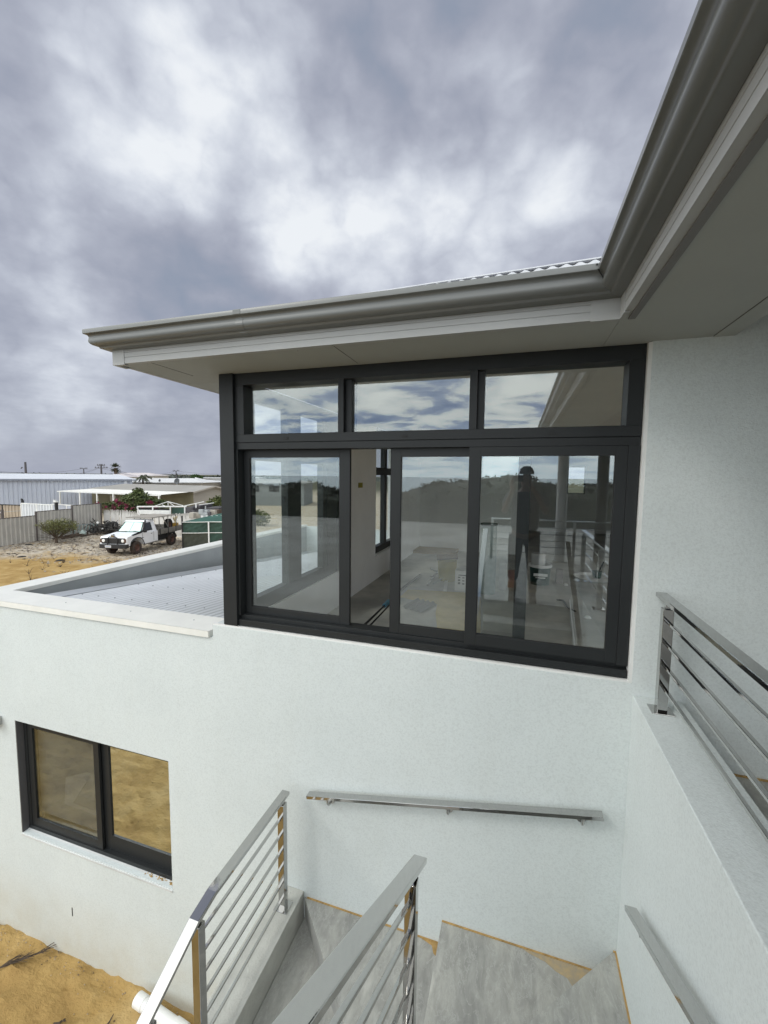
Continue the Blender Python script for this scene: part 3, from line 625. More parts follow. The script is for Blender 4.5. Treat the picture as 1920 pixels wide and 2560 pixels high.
tiles(.932, 4.0, -.2, WY-.004); tiles(-.55, 4.0, -3.5, -.204)
MB().box(.94, 4.0, WY-.012, WY-.001, -1.63, -1.622).build('sandy_joint', GROUT, ld)

# ================================================================== railings
def vsweep(path, x, w, h):
    # rectangular section swept along (y, z_top) points in the plane x, with mitred bends
    n = len(path); m_ = MB(); vs_ = []
    nr = []
    for i in range(n-1):
        d = Vector((path[i+1][0]-path[i][0], path[i+1][1]-path[i][1])).normalized(); q_ = Vector((-d.y, d.x)); nr.append(q_ if q_.y > 0 else -q_)
    for i in range(n):
        a = nr[max(0, i-1)]; b = nr[min(n-2, i)]; m2 = (a+b).normalized(); m2 = m2/max(.5, m2.dot(a))
        y, z = path[i]
        vs_ += [(x-w/2, y, z), (x+w/2, y, z), (x+w/2, y-m2.x*h, z-m2.y*h), (x-w/2, y-m2.x*h, z-m2.y*h)]
    fs_ = [(i*4+j, i*4+(j+1) % 4, i*4+4+(j+1) % 4, i*4+4+j) for i in range(n-1) for j in range(4)]+[(3, 2, 1, 0), tuple((n-1)*4+j for j in range(4))]
    return m_.add(vs_, fs_)
def railing(name, label, x, pts, posts, nb, w=.055, h=.024, drop=.125, flat=True, base_z=None, end_caps=True):
    # runs in plane x; pts = [(y, ztop)...]; posts = [(y, zbase)]
    t_ = thing(name, label, 'railing', (x, posts[0][0], posts[0][1]))
    vsweep(pts, x, w, h).build('handrail', STEEL, t_, bevel=.003)
    def zt(y):
        for (ya, za), (yb, zb) in zip(pts[:-1], pts[1:]):
            if min(ya, yb)-1e-6 <= y <= max(ya, yb)+1e-6: return za+(zb-za)*(y-ya)/(yb-ya)
        return pts[0][1] if abs(y-pts[0][0]) < abs(y-pts[-1][0]) else pts[-1][1]
    pys = sorted([p[0] for p in posts], reverse=True)
    for (y, zb) in posts:
        MB().box(x-.025, x+.025, y-.025, y+.025, zb, zt(y)-h-.035).build('post', STEEL, t_, bevel=.003)
        MB().box(x-.012, x+.012, y-.012, y+.012, zt(y)-h-.034, zt(y)-h-.001).build('post_neck', STEEL, t_)
        MB().box(x-.055, x+.055, y-.05, y+.05, zb, zb+.006).build('base_plate', STEEL, t_, bevel=.002)
    return t_, zt, pys
def bars(t_, x, segs, nb, first, gap, th=.016):
    for k in range(nb):
        q = MB(); dz = first+gap*k
        for (ya, za), (yb, zb) in segs: q.bar((x, ya, za-dz), (x, yb, zb-dz), th, th)
        q.build('bar', STEEL, t_, bevel=.002)
# right railing on the wing wall
t_, zt, _ = railing('landing_railing', 'stainless steel railing on top of the wing wall at the right edge', .785, [(2.675, -.628), (-.15, -.628)], [(2.56, -1.258), (1.05, -1.258), (-.1, -1.258)], 4)
bars(t_, .785, [((2.585, -.628), (-.12, -.628))], 4, .128, .120)
# central railing, climbing toward the viewer
CXR = -.372; sl_ = .628
pc = [(1.80, -1.765), (.02, -1.765+1.78*sl_)]
t_, zt, _ = railing('central_stair_railing', 'stainless steel sloping railing rising through the middle of the stairs', CXR, pc, [(1.62, z1), (.42, -1.93)], 5, w=.062)
bars(t_, CXR, [((1.60, -1.765+.20*sl_), (.05, -1.765+1.75*sl_))], 6, .15, .135)
# left railing: level, then falling with the lower flight
LX = -1.565
pl = [(2.60, -2.335), (1.80, -2.335), (1.66, -2.365), (-.45, -2.365-2.11*.50)]
t_, zt, _ = railing('curb_railing', 'stainless steel railing on the left curb that bends down with the lower flight', LX, pl, [(2.545, CZ), (1.69, CZ-.005), (1.36, CZ-.14), (.2, CZ-.85)], 6, w=.062)
bars(t_, LX, [((2.53, -2.335), (1.71, -2.335))], 6, .155, .13)
bars(t_, LX, [((1.34, -2.365-.32*.5), (-.4, -2.365-2.06*.5))], 5, .155, .13)
# wall handrails
t_ = thing('wall_handrail', 'stainless steel handrail climbing across the white wall under the big window', 'handrail', (-.4, 2.66, -2.4))
A_, B_ = Vector((-1.405, 2.640, -2.362)), Vector((.552, 2.640, -2.000))
MB().bar(A_, B_, .055, .024).build('handrail', STEEL, t_, bevel=.002)
for f_ in (.085, .53, .945):
    p_ = A_.lerp(B_, f_); q = MB(); q.tube([p_+Vector((0, -.012, -.01)), p_+Vector((0, -.012, -.045)), p_+Vector((0, .008, -.070)), (p_.x, WY, p_.z-.072)], .009, 8)
    q.build('bracket', STEEL, t_, smooth=True); q = MB(); q.box(p_.x-.02, p_.x+.02, p_.y-.018, p_.y+.018, p_.z-.017, p_.z-.012); q.build('bracket_plate', STEEL, t_)
    MB().tube([(p_.x, WY-.005, p_.z-.072), (p_.x, WY-.0005, p_.z-.072)], .026, 16).build('wall_rose', STEEL, t_)
t_ = thing('wing_handrail', 'stainless steel handrail fixed to the wing wall at the lower right', 'handrail', (.6, 1.6, -2.2))
A_, B_ = Vector((.622, 2.262, -2.180)), Vector((.622, -.25, -2.180+2.512*.548))
MB().bar(A_, B_, .055, .024).build('handrail', STEEL, t_, bevel=.002)
for y in (2.06, 1.0, 0):
    z = -2.180+(2.262-y)*.548; q = MB(); q.tube([(.622, y, z-.01), (.622, y, z-.045), (.64, y, z-.06), (XW, y, z-.062)], .0065, 8); q.build('bracket', STEEL, t_, smooth=True)
    MB().box(.602, .642, y-.025, y+.025, z-.020, z-.014).build('bracket_plate', STEEL, t_)
    MB().tube([(XW-.004, y, z-.062), (XW-.0005, y, z-.062)], .022, 16).build('wall_rose', STEEL, t_)
# balcony front railing behind the viewer, seen in the glass
t_ = thing('balcony_railing', 'long level stainless railing reflected in the sliding panes', 'railing', (1.5, -3.2, -1.63))
MB().box(-.5, 4.0, -3.228, -3.172, -.83, -.806).build('handrail', STEEL, t_, bevel=.003)
for k in range(5): MB().box(-.5, 4.0, -3.208, -3.192, -.97-.125*k, -.954-.125*k).build('bar', STEEL, t_)
for x in (-.47, 1.05, 2.5, 3.95): MB().box(x-.025, x+.025, -3.225, -3.175, -1.63, -.832).build('post', STEEL, t_, bevel=.002)
for x, c_ in ((.82, 'slim round white verandah column nearer the person in the reflection'), (1.52, 'thicker dark verandah column at the right of the reflection')):
    t_ = thing('column', c_, 'column', (x, -3.36, -1.63))
    MB().lathe([(.10, 0), (.10, 2.56)], (x, -3.36, -1.63), 28).build('shaft', WHITEP if x < 1 else FRAME, t_, smooth=True)
    MB().box(x-.13, x+.13, -3.49, -3.23, -1.63, -1.605).build('base', CONC, t_)
# wall light at the left edge
t_ = thing('wall_light', 'small dark up and down wall light at the left edge above the lower window', 'wall light', (-4.86, 2.66, -2.55))
MB().box(-4.93, -4.872, 2.60, 2.685, -2.535, -2.440).build('lamp_body', mat('lamp_black', (.02, .02, .022), .4), t_, bevel=.004)
MB().box(-4.872, -4.852, 2.62, 2.70, -2.52, -2.435).build('lamp_side', STEEL, t_, bevel=.003)
MB().box(-4.915, -4.885, 2.685, 2.70, -2.51, -2.46).build('mounting', STEEL, t_)
# pipe on the sand
t_ = thing('drain_pipe', 'white plastic pipe lying on the sand at the foot of the wall', 'pipe', (-2.7, 2.56, -H))
px = [(-3.07, 2.575, -4.675), (-2.30, 2.50, -4.675)]
MB().tube(px, .052, 22, cap=False).build('pipe', WPLASTIC, t_, smooth=True); MB().tube([(-3.078, 2.576, -4.675), (-2.98, 2.567, -4.675)], .0565, 22).build('end_cap', WPLASTIC, t_, bevel=.004)
MB().tube([(-2.62, 2.532, -4.675), (-2.5, 2.520, -4.675)], .060, 22).build('coupling', WPLASTIC, t_)
# weep slot in wall
MB().box(-4.02, -4.012, WY-.003, WY+.01, -4.33, -4.24).build('weep_hole', RUBBER, house)
# hose on the landing
q = MB(); q.tube([(1.0, 2.50, -1.615), (1.07, 2.36, -1.612), (1.13, 2.24, -1.615), (1.25, 2.14, -1.615), (1.5, 2.08, -1.615), (1.9, 1.7, -1.615)], .013, 10); tag(q.build('hose', mat('green_hose', (.01, .07, .06), .4), smooth=True), 'dark green hose lying on the landing behind the right railing', 'hose')
# dry twigs on sand
BARK = mat('dry_bark', (.085, .062, .045), .95)
def twig(c, n_, L_, label, cat='branch', seed=1, dirx=(1, .5, 0), spread=.6):
    random.seed(seed); q = MB(); c = Vector(c); d = Vector(dirx).normalized()
    q.tube([c-d*L_*.5, c, c+d*L_*.35+Vector((0, 0, .02))], [.010, .007, .004], 5)
    for i in range(n_):
        s0 = c+d*L_*(random.random()*.6-.15)+Vector((0, 0, .01)); v_ = (d+Vector((random.uniform(-1, 1), random.uniform(-1, 1), random.uniform(0, .7)))*spread).normalized()
        l_ = L_*random.uniform(.1, .3); q.tube([s0, s0+v_*l_*.5+Vector((0, 0, .01)), s0+v_*l_], [.004, .003, .0015], 4)
    return tag(q.build('dry_branch', BARK), label, cat)
twig((-4.52, 2.46, -4.755), 60, .55, 'dry dark broom-like branch half buried in the sand at the left edge', seed=4, dirx=(.75, .62, 0), spread=.35)
twig((-3.62, 2.28, -4.75), 14, .10, 'tiny dry clump of roots on the sand near the white pipe', seed=6, spread=1.2)
twig((-4.35, 1.95, -4.75), 8, .09, 'tiny pale twig scrap at the lower left corner of the sand', seed=8, spread=1.0)
twig((-3.22, 2.42, -4.75), 0, .10, 'single thin stick standing beside the wall near the pipe', seed=9, dirx=(.2, .9, .3))

random.seed(77); q = MB()
for i in range(900):
    x = random.uniform(-7.5, -1.9); y = random.uniform(-.8, 2.68); 
    if random.random() < .45: y = 2.69-abs(random.gauss(0, .12))
    r_ = random.uniform(.003, .011); c0 = Vector((x, y, gz(x, y)-H+r_*.3)); q.add([c0+Vector((r_, 0, -r_*.4)), c0+Vector((-r_*.5, r_*.8, -r_*.4)), c0+Vector((-r_*.6, -r_*.7, -r_*.4)), c0+Vector((0, 0, r_*.8))], [(0, 1, 3), (1, 2, 3), (2, 0, 3)])
tag(q.build('grit', mat('grit_stone', (.42, .34, .24), .9, 0, col2=(.12, .09, .06), vs=3, lo=.45, hi=.55)), 'grit and crumbs of render on the sand along the wall', 'grit', kind='stuff')
# ================================================================== things inside the room
FZ = -1.63
def P9(a, b, z=FZ+.004): return onZ(900+a*.3014, 1300+b*.3014, z)
def P3(a, b, z=FZ+.004): return onZ(1180+a*.2441, 1120+b*.2441, z)
SHEET = mat('tan_drop_paper', (.50, .41, .20), .8, 0, var=.25, vs=2.5)
q = MB(); pp = [P9(*a) for a in ((400, 575), (860, 600), (1000, 640), (1000, 960), (640, 900), (625, 770), (640, 700), (500, 680), (330, 640))]
q.add(pp, [tuple(range(len(pp)-1, -1, -1))]); tag(q.build('drop_sheet', SHEET), 'tan drop sheet spread on the floor behind the middle pane', 'drop sheet')
t_ = thing('corrugated_sheet', 'grey corrugated plastic sheet lying on the drop sheet behind the middle pane', 'sheet', P9(480, 700))
q = MB(); a0, a1, a2 = P9(345, 735), P9(470, 655), P9(640, 690)
sheet(q, a0+Vector((0, 0, .02)), P9(520, 775)+Vector((0, 0, .02)), (P9(640, 700)-P9(520, 775)), corr(0, (P9(520, 775)-a0).length, .075, .014, 6), (0, 0, 1))
q.build('sheet', mat('grey_plastic_sheet', (.20, .20, .19), .6), t_, smooth=True)
t_ = thing('cardboard_box', 'white printed cardboard box standing behind the middle pane', 'box', (-.62, 6.15, FZ))
q = MB(); q.box(-.82, -.47, 6.0, 6.28, FZ, FZ+.30); q.build('carton', mat('white_card', (.55, .55, .53), .8), t_, bevel=.004)
q = MB()
for x in (-.76, -.70, -.64, -.58):
    for z in (.10, .145, .19): q.box(x-.016, x+.018, 5.996, 5.999, FZ+z, FZ+z+.012*(1+(x*z*100) % 1.5))
q.box(-.77, -.60, 5.996, 5.999, FZ+.225, FZ+.24); q.build('print', mat('card_print', (.10, .10, .10), .8), t_)
t_ = thing('yellow_bin', 'yellow plastic tub holding rolls behind the white box', 'tub', (-1.02, 6.55, FZ))
MB().lathe([(0, .01), (.13, .01), (.155, .33), (.150, .33), (.125, .02), (0, .02)], (-1.02, 6.55, FZ), 20).build('tub', mat('yellow_tub', (.30, .25, .05), .5), t_, smooth=True)
tag(MB().tube([(-1.18, 6.5, FZ+.37), (-.86, 6.55, FZ+.40)], .045, 16).build('paper_roll', mat('kraft_roll', (.18, .13, .08), .7), smooth=True), 'brown roll lying across the yellow tub', 'roll')
tag(MB().tube([(-.55, 6.15, FZ+.30), (-.54, 6.16, FZ+.42), (-.52, 6.15, FZ+.50)], [.05, .06, .03], 12).build('crumpled_bag', mat('clear_bag', (.4, .4, .42), .3), smooth=True), 'crumpled pale plastic bag on top of the white box', 'bag')
t_ = thing('tool_pile', 'pile of metal bars and clamps on the floor beside the yellow tub', 'tools', P9(610, 480))
for k_, (a, b) in enumerate((((560, 550), (620, 470)), ((610, 550), (700, 490)), ((590, 500), (690, 440)), ((585, 440), (660, 480)))):
    MB().bar(P9(*a)+Vector((0, 0, .02+.02*k_)), P9(*b)+Vector((0, 0, .02+.02*k_)), .03, .02).build('metal_bar', APRON if k_ % 2 else STEEL, t_)
tag(MB().bar(P9(340, 590)+Vector((0, 0, .02)), P9(500, 465)+Vector((0, 0, .02)), .04, .02).build('timber_strip', mat('dark_strip', (.10, .09, .08), .7)), 'dark timber strip on the floor left of the metal bars', 'strip')
tag(MB().bar(P9(705, 600)+Vector((0, 0, .02)), P9(718, 500)+Vector((0, 0, .02)), .05, .015).build('plaster_offcut', WHITEP), 'short pale offcut on the floor in front of the tub', 'offcut')
t_ = thing('extension_pole', 'dark extension pole with a blue grip leaning in the open gap', 'pole', (-1.5, 3.2, -1.1))
p0, p1 = Vector((-1.13, 2.99, -1.30)), P9(240, 668, FZ+.1)
p0 = dep(905, 1568, (onY(905, 1568, 3.0)).length/ray(905, 1568).length); p1 = P9(250, 665, FZ+.05)
MB().tube([p0, p1], .010, 10).build('pole', RUBBER, t_); MB().tube([p0+Vector((.03, 0, -.02)), p0.lerp(p1, .97)+Vector((.03, 0, -.02))], .008, 8).build('pole', RUBBER, t_)
MB().tube([p0.lerp(p1, .70), p0.lerp(p1, .92)], [.024, .03], 12).build('grip', mat('blue_tape', (.06, .20, .30), .5), t_, smooth=True)
t_ = thing('bucket', 'green plaster bucket with a white rim behind the right pane', 'bucket', (.37, 6.85, FZ))
MB().lathe([(0, 0), (.135, 0), (.155, .27)], (.37, 6.85, FZ), 24).build('pail', mat('dark_green_pail', (.015, .05, .04), .4), t_, smooth=True)
MB().lathe([(.156, .27), (.172, .275), (.172, .31), (.158, .315), (.150, .31), (.150, .27)], (.37, 6.85, FZ), 24).build('rim', WPLASTIC, t_, smooth=True)
q = MB(); q.box(.27, .47, 6.688, 6.70, FZ+.15, FZ+.19); q.box(.30, .44, 6.690, 6.702, FZ+.12, FZ+.135); q.build('print', WPLASTIC, t_)
tag(MB().lathe([(0, .28), (.10, .28), (.105, .47), (.09, .475), (0, .475)], (.34, 6.86, FZ), 18).build('paint_tin', mat('white_tin', (.5, .5, .48), .4), smooth=True), 'small white tin set in the top of the green bucket', 'tin')
t_ = thing('film_roll', 'tall grey green roll standing on end behind the right pane', 'roll', (-.36, 6.05, FZ))
MB().lathe([(0, 0), (.115, 0), (.115, .98), (.10, .985), (0, .96)], (-.37, 6.05, FZ), 24).build('roll', mat('grey_green_film', (.12, .17, .155), .35), t_, smooth=True)
MB().lathe([(.118, .965), (.120, .99), (.112, .99)], (-.37, 6.05, FZ), 24).build('rim', RUBBER, t_)
for i_, (x, y, c__, lb, hh) in enumerate(((-.17, 6.3, (.42, .40, .38), 'narrow white carton standing beside the tall roll', .40), (-.05, 6.5, (.35, .20, .16), 'small reddish pack on the floor right of the tall roll', .25), (.66, 7.0, (.30, .27, .26), 'short grey pack on the floor right of the green bucket', .22))):
    tag(MB().box(x-.05, x+.05, y-.05, y+.05, FZ, FZ+hh).build('pack', mat('pack%d' % i_, c__, .7), bevel=.006), lb, 'pack')
t_ = thing('mixing_tray', 'white tray with dark tools at the far right of the room', 'tray', P3(1260, 1350))
c0 = P3(1240, 1345); MB().lathe([(0, .01), (.26, .01), (.30, .05), (.28, .05), (.25, .02), (0, .02)], c0, 20).build('tray', WHITEP, t_, smooth=True)
MB().lathe([(0, .03), (.06, .03), (.075, .14)], c0+Vector((.05, 0, 0)), 14).build('cup', mat('dark_green_pail', (0, 0, 0)), t_); MB().tube([c0+Vector((.05, 0, .05)), c0+Vector((.14, 0, .3))], .012, 8).build('handle', RUBBER, t_)
tag(MB().bar(P3(1000, 1560)+Vector((0, 0, .01)), P3(1052, 2050)+Vector((0, 0, .01)), .012, .012).build('metal_strip', WHITEP), 'long thin white strip lying on the floor behind the right pane', 'strip')
tag(MB().tube([P3(870, 1555), P3(930, 1560, FZ+.02), P3(990, 1640), P3(1060, 1675)], .012, 6).build('cable', RUBBER), 'dark cable curled on the floor beside the white strip', 'cable')
random.seed(12)
for i, (a, b, lb) in enumerate(((960, 1405, 'white scrap on the floor in front of the green bucket'), (1185, 1740, 'lone white scrap on the floor near the right pane edge'), (1060, 1352, 'small pale scrap between bucket and tray'))):
    c0 = P3(a, b); tag(MB().lathe([(.0, .03), (.02, .025), (.04, 0)], c0, 7).build('plaster_scrap', WHITEP), lb, 'scrap')
yt = MB().box(-2.099, -2.094, 5.44, 5.60, -.16, -.09); tag(yt.build('switch_plate', mat('yellow_tape', (.30, .27, .04), .6)), 'small yellow taped wall plate seen through the open gap', 'wall plate')
tag(MB().box(-2.095, -1.2, 8.7, 9.29, FZ, FZ+.06).build('board_stack', mat('ply', (.3, .22, .12), .7)), 'low stack of boards on the floor at the back of the room', 'boards')

# ================================================================== THE NEIGHBOURHOOD
def mul2(M_, v_): return M_ @ v_
FENCE = mat('beige_fence_steel', (.45, .43, .39), .6, 0, var=.12, vs=1.2)
FPOST = mat('fence_post_brown', (.10, .085, .08), .6)
def gzr(x, y): return gz(x, y)-H
# steel panel fence stepping up toward the back corner: each panel, post and rail its own piece
f0 = Vector((-31.35, 14.6, 0)); fpts = [(-31.2, 12.2), (-31.35, 14.95), (-31.5, 17.7), (-31.9, 20.5), (-32.3, 23.3), (-32.65, 25.9)]
ftop = [-3.02, -3.00, -2.98, -2.72, -2.47]
t_ = thing('steel_fence', 'beige ribbed steel panel fence stepping up along the vacant block behind the shrub', 'fence', (-31.9, 19, -H))
for k in range(len(fpts)-1):
    a = Vector((*fpts[k], 0)); b = Vector((*fpts[k+1], 0)); d = (b-a).normalized(); nrm = Vector((d.y, -d.x, 0)); zb = -H-.05
    q = MB(); L_ = (b-a).length-.10; sheet(q, a+d*.05+Vector((0, 0, zb)), b-d*.05+Vector((0, 0, zb)), (0, 0, ftop[k]-zb), panrib(L_, .29, .045), nrm); q.build('panel', FENCE, t_)
    q = MB(); q.bar((a.x, a.y, ftop[k]+.01), (b.x, b.y, ftop[k]+.01), .06, .05); q.build('top_rail', FPOST, t_)
    q = MB(); q.box(a.x-.045, a.x+.045, a.y-.045, a.y+.045, zb, (ftop[k]+.04)); q.build('post', FPOST, t_)
q = MB(); q.box(fpts[-1][0]-.05, fpts[-1][0]+.05, fpts[-1][1]-.05, fpts[-1][1]+.05, -H-.05, -2.44); q.build('post', FPOST, t_)
# weathered white picket fence
WOOD = mat('weathered_white_timber', (.66, .64, .61), .9, 0, col2=(.22, .20, .18), vs=4, stretch=(1.5, 1.5, .35), lo=.36, hi=.52)
t_ = thing('timber_fence', 'weathered white timber paling fence behind the ute', 'fence', (-27, 25, -H))
pa, pb = Vector((-32.5, 26.0, 0)), Vector((-17.5, 25.4, 0)); random.seed(5); n_ = 118; base = None
for k in range(n_):
    p_ = pa.lerp(pb, (k+.5)/n_); hh = 1.72+.12*math.sin(k*.11)+random.uniform(-.05, .05)
    if base is None:
        base = MB().box(-.055, .055, -.01, .01, 0, 1).build('paling', WOOD, t_); base.data.transform(Matrix.Translation(ORG[t_.name])); o_ = base
    else: o_ = base.copy(); COL.objects.link(o_)
    o_.parent = t_; o_.location = Vector((p_.x, p_.y+random.uniform(-.01, .01), -H))-ORG[t_.name]; o_.scale = (random.uniform(.85, 1.05), 1, hh); o_.rotation_euler = (0, random.uniform(-.02, .02), random.uniform(-.05, .05))
for z in (-H+.4, -H+1.35): MB().bar(pa+Vector((0, .04, z)), pb+Vector((0, .04, z)), .04, .09).build('rail', WOOD, t_)

# green shade cloth enclosure
SHADE = mat('green_shade_cloth', (.026, .062, .045), .75, 0, var=.35, vs=.9, bump=.3, bs=3)
SHADE2 = mat('brown_green_cloth', (.045, .050, .036), .8, 0, var=.25, vs=1)
SHADE3 = mat('bright_green_cloth', (.028, .095, .070), .6, 0, var=.2, vs=1)
t_ = thing('shade_enclosure', 'green shade cloth enclosure on a white pipe frame beside the ute', 'enclosure', (-18.8, 22.3, -H))
A0 = Vector((-20.25, 21.5, 0)); A1 = Vector((-18.84, 22.25, 0)); A2 = Vector((-16.9, 23.28, 0)); B0 = A0+Vector((-.9, 3.0, 0)); B2 = A2+Vector((-1.6, 3.2, 0))
zt_, zm_ = -3.02, -3.72
def quad(name, a, b, z0_, z1_, m_, z0b=None, z1b=None):
    q = MB(); n_ = 8; vs3 = []
    for i in range(n_+1):
        p_ = a.lerp(b, i/n_); zz0 = z0_+((z0b if z0b is not None else z0_)-z0_)*i/n_; zz1 = z1_+((z1b if z1b is not None else z1_)-z1_)*i/n_
        for j in range(5):
            w_ = .03*math.sin(i*1.9+j*2.3+a.x); vs3.append((p_.x+w_*.5, p_.y+w_, zz0+(zz1-zz0)*j/4))
    return q.add(vs3, [(i*5+j, (i+1)*5+j, (i+1)*5+j+1, i*5+j+1) for i in range(n_) for j in range(4)]).build(name, m_, t_)
quad('cloth_panel', A0, A1, zm_, zt_, SHADE); quad('cloth_panel', A0, A1, -H, zm_, SHADE2, label=None) if False else quad('lower_panel', A0, A1, -H, zm_, SHADE2)
quad('cloth_panel', A1, A2, zm_, zt_, SHADE); quad('lower_panel', A1, A2, -H, zm_, SHADE); quad('cloth_panel', A0, B0, -H, zt_, SHADE2)
RP = MB(); pk = (A1+B2)/2
RP.add([(A0.x, A0.y, zt_+.01), (A1.x, A1.y, zt_+.01), (A2.x, A2.y, zt_+.02), (B2.x-.8, B2.y-1.2, -2.25), (A1.x-.2, A1.y+2.1, -2.55)], [(0, 1, 4), (1, 2, 3, 4)]); RP.build('roof_cloth', SHADE3, t_)
for a, b, z in ((A0, A1, zt_), (A1, A2, zt_), (A0, A1, zm_), (A1, A2, zm_)):
    q = MB(); of = Vector((.03, -.05, z)); q.tube([a+of, a.lerp(b, .5)+of+Vector((0, 0, -.012)), b+of], .020, 8); q.build('pipe_rail', WPLASTIC, t_, smooth=True)
for a in (A1,): MB().tube([(a.x+.03, a.y-.06, -H), (a.x+.03, a.y-.06, zt_+.02)], .045, 10).build('pipe_post', WPLASTIC, t_, smooth=True)
MB().tube([(A0.x, A0.y, -H), (A0.x, A0.y, -2.62)], .05, 8).build('dark_post', RUBBER, t_)
q = MB()
for k in range(9): p_ = Vector((-20.0, 22.9, 0)).lerp(Vector((-18.0, 24.2, 0)), k/8); q.box(p_.x, p_.x+.17, p_.y, p_.y+.02, -3.05, -2.72)
q.build('lattice', WHITEP, t_)
# small white tap box over the parapet
t_ = thing('vent_cowl', 'small white roof vent with a dark cap rising past the parapet beside the corner post', 'vent', (-8.0, 9.4, -H))
c0 = dep(552.5, 1352, 11.5); MB().lathe([(.04, -.25), (.04, .0)], c0, 12).build('tube', WPLASTIC, t_, smooth=True); MB().lathe([(.05, 0), (.05, .05), (0, .06)], c0, 12).build('cap', RUBBER, t_)

# ---------------- foliage
def leafmat(name, c, c2): return mat(name, c, .7, 0, col2=c2, vs=2.2, lo=.35, hi=.65, spec=.25)
def leaves(mb_, c, r, n_, s_, flat=1.0, shell=.5, rs=None):
    rs = rs or random
    for _ in range(n_):
        while True:
            p_ = Vector((rs.uniform(-1, 1), rs.uniform(-1, 1), rs.uniform(-1, 1)))
            if .02 < p_.length < 1: break
        p_ = p_.normalized()*(shell+(1-shell)*rs.random())
        p_ = Vector(c)+Vector((p_.x*r[0], p_.y*r[1], p_.z*r[2]))
        a = Vector((rs.uniform(-1, 1), rs.uniform(-1, 1), rs.uniform(-.6, .6))).normalized(); b = a.cross(Vector((rs.uniform(-1, 1), rs.uniform(-1, 1), rs.uniform(-1, 1)))).normalized()
        k_ = s_*rs.uniform(.6, 1.4); mb_.add([p_-a*k_, p_-b*k_*.4, p_+a*k_, p_+b*k_*.4], [(0, 1, 2, 3)])
def limbs(mb_, c, n_, L_, r_, up=.6, sub=3):
    tips = []
    for i in range(n_):
        th = 2*math.pi*i/n_+random.uniform(-.4, .4); d = Vector((math.cos(th), math.sin(th), random.uniform(up*.5, up*1.6))).normalized()
        p1_ = Vector(c)+d*L_*.5+Vector((0, 0, .05)); p2_ = p1_+(d+Vector((random.uniform(-.3, .3), random.uniform(-.3, .3), .2))).normalized()*L_*.5
        mb_.tube([c, p1_, p2_], [r_, r_*.6, r_*.25], 6); tips.append(p2_)
        for j in range(sub):
            s0 = p1_.lerp(p2_, random.uniform(-.2, .8)); e0 = s0+Vector((random.uniform(-1, 1), random.uniform(-1, 1), random.uniform(0, 1))).normalized()*L_*.35
            mb_.tube([s0, e0], [r_*.3, r_*.1], 4); tips.append(e0)
    return tips
# shrub by the fence
random.seed(21)
t_ = thing('shrub', 'sparse olive green shrub with bare lower twigs in front of the beige steel fence', 'shrub', (-29.9, 20.4, -H))
q = MB(); c0 = Vector((-29.9, 20.4, -H)); q.tube([c0, c0+Vector((.03, 0, .35))], [.10, .07], 8); tips = limbs(q, c0+Vector((.03, 0, .3)), 11, 1.35, .04, .8, 5); q.build('trunk', BARK, t_)
q = MB()
for p_ in tips: leaves(q, p_, (.28, .28, .22), 26, .05, shell=.1)
leaves(q, c0+Vector((.15, .2, 1.15)), (1.0, 1.0, .62), 1900, .06, shell=.2)
q.build('crown', leafmat('olive_leaf', (.20, .20, .075), (.09, .10, .045)), t_)
q = MB()
for i in range(55):
    a = 2*math.pi*i/55; s0 = c0+Vector((0, 0, .3)); d = Vector((math.cos(a), math.sin(a), random.uniform(.1, 1.4))).normalized(); q.tube([s0+d*.4, s0+d*random.uniform(1.2, 1.75)], [.010, .004], 4)
q.build('twigs', BARK, t_)
# bougainvillea
random.seed(22)
t_ = thing('bougainvillea', 'large bougainvillea with green top and magenta flowers spilling over the timber fence', 'bush', dep(330, 1300, 37))
q = MB(); D_ = 37
for (u, v, ru, rv, n_) in ((348, 1252, 42, 24, 2300), (305, 1264, 38, 16, 1100), (396, 1262, 28, 17, 900), (345, 1232, 18, 14, 450), (326, 1279, 48, 12, 1200), (270, 1264, 28, 9, 420), (322, 1243, 26, 8, 300)):
    k_ = D_/FPX; leaves(q, dep(u, v, D_), (ru*k_, ru*k_*.7, rv*k_), n_, .13, shell=.25)
q.build('leaves', leafmat('dark_green_leaf', (.14, .17, .06), (.035, .05, .025)), t_)
q = MB()
for (u, v, ru, rv, n_) in ((260, 1268, 20, 8, 40), (330, 1270, 60, 14, 60), (243, 1263, 10, 11, 170), (283, 1270, 7, 9, 100), (300, 1258, 12, 6, 50), (315, 1263, 10, 6, 30), (376, 1257, 12, 8, 60), (388, 1268, 8, 6, 50), (284, 1286, 5, 5, 30), (290, 1250, 7, 5, 40)):
    k_ = D_/FPX; leaves(q, dep(u, v, D_-.8), (ru*k_, ru*k_*.6, rv*k_), n_, .10, shell=.1)
o = q.build('flowers', leafmat('magenta_flower', (.26, .03, .08), (.10, .025, .04)), t_); o['kind'] = 'stuff'
q = MB(); limbs(q, dep(335, 1290, D_), 9, 2.2, .04, .8, 3); q.build('stems', BARK, t_)
# bush by the corner post
random.seed(23)
t_ = thing('bush', 'yellow green bush beyond the sheds beside the dark corner post', 'bush', dep(535, 1290, 40))
q = MB()
for (u, v, ru, rv, n_) in ((535, 1262, 24, 18, 900), (520, 1275, 14, 12, 300), (548, 1250, 14, 12, 300), (530, 1285, 22, 8, 300), (575, 1290, 50, 20, 1500), (640, 1295, 40, 22, 1500)):
    k_ = 40/FPX; leaves(q, dep(u, v, 40), (ru*k_, ru*k_*.6, rv*k_), n_, .13, shell=.2)
q.build('leaves', leafmat('yellow_green_leaf', (.13, .14, .04), (.04, .06, .025)), t_)
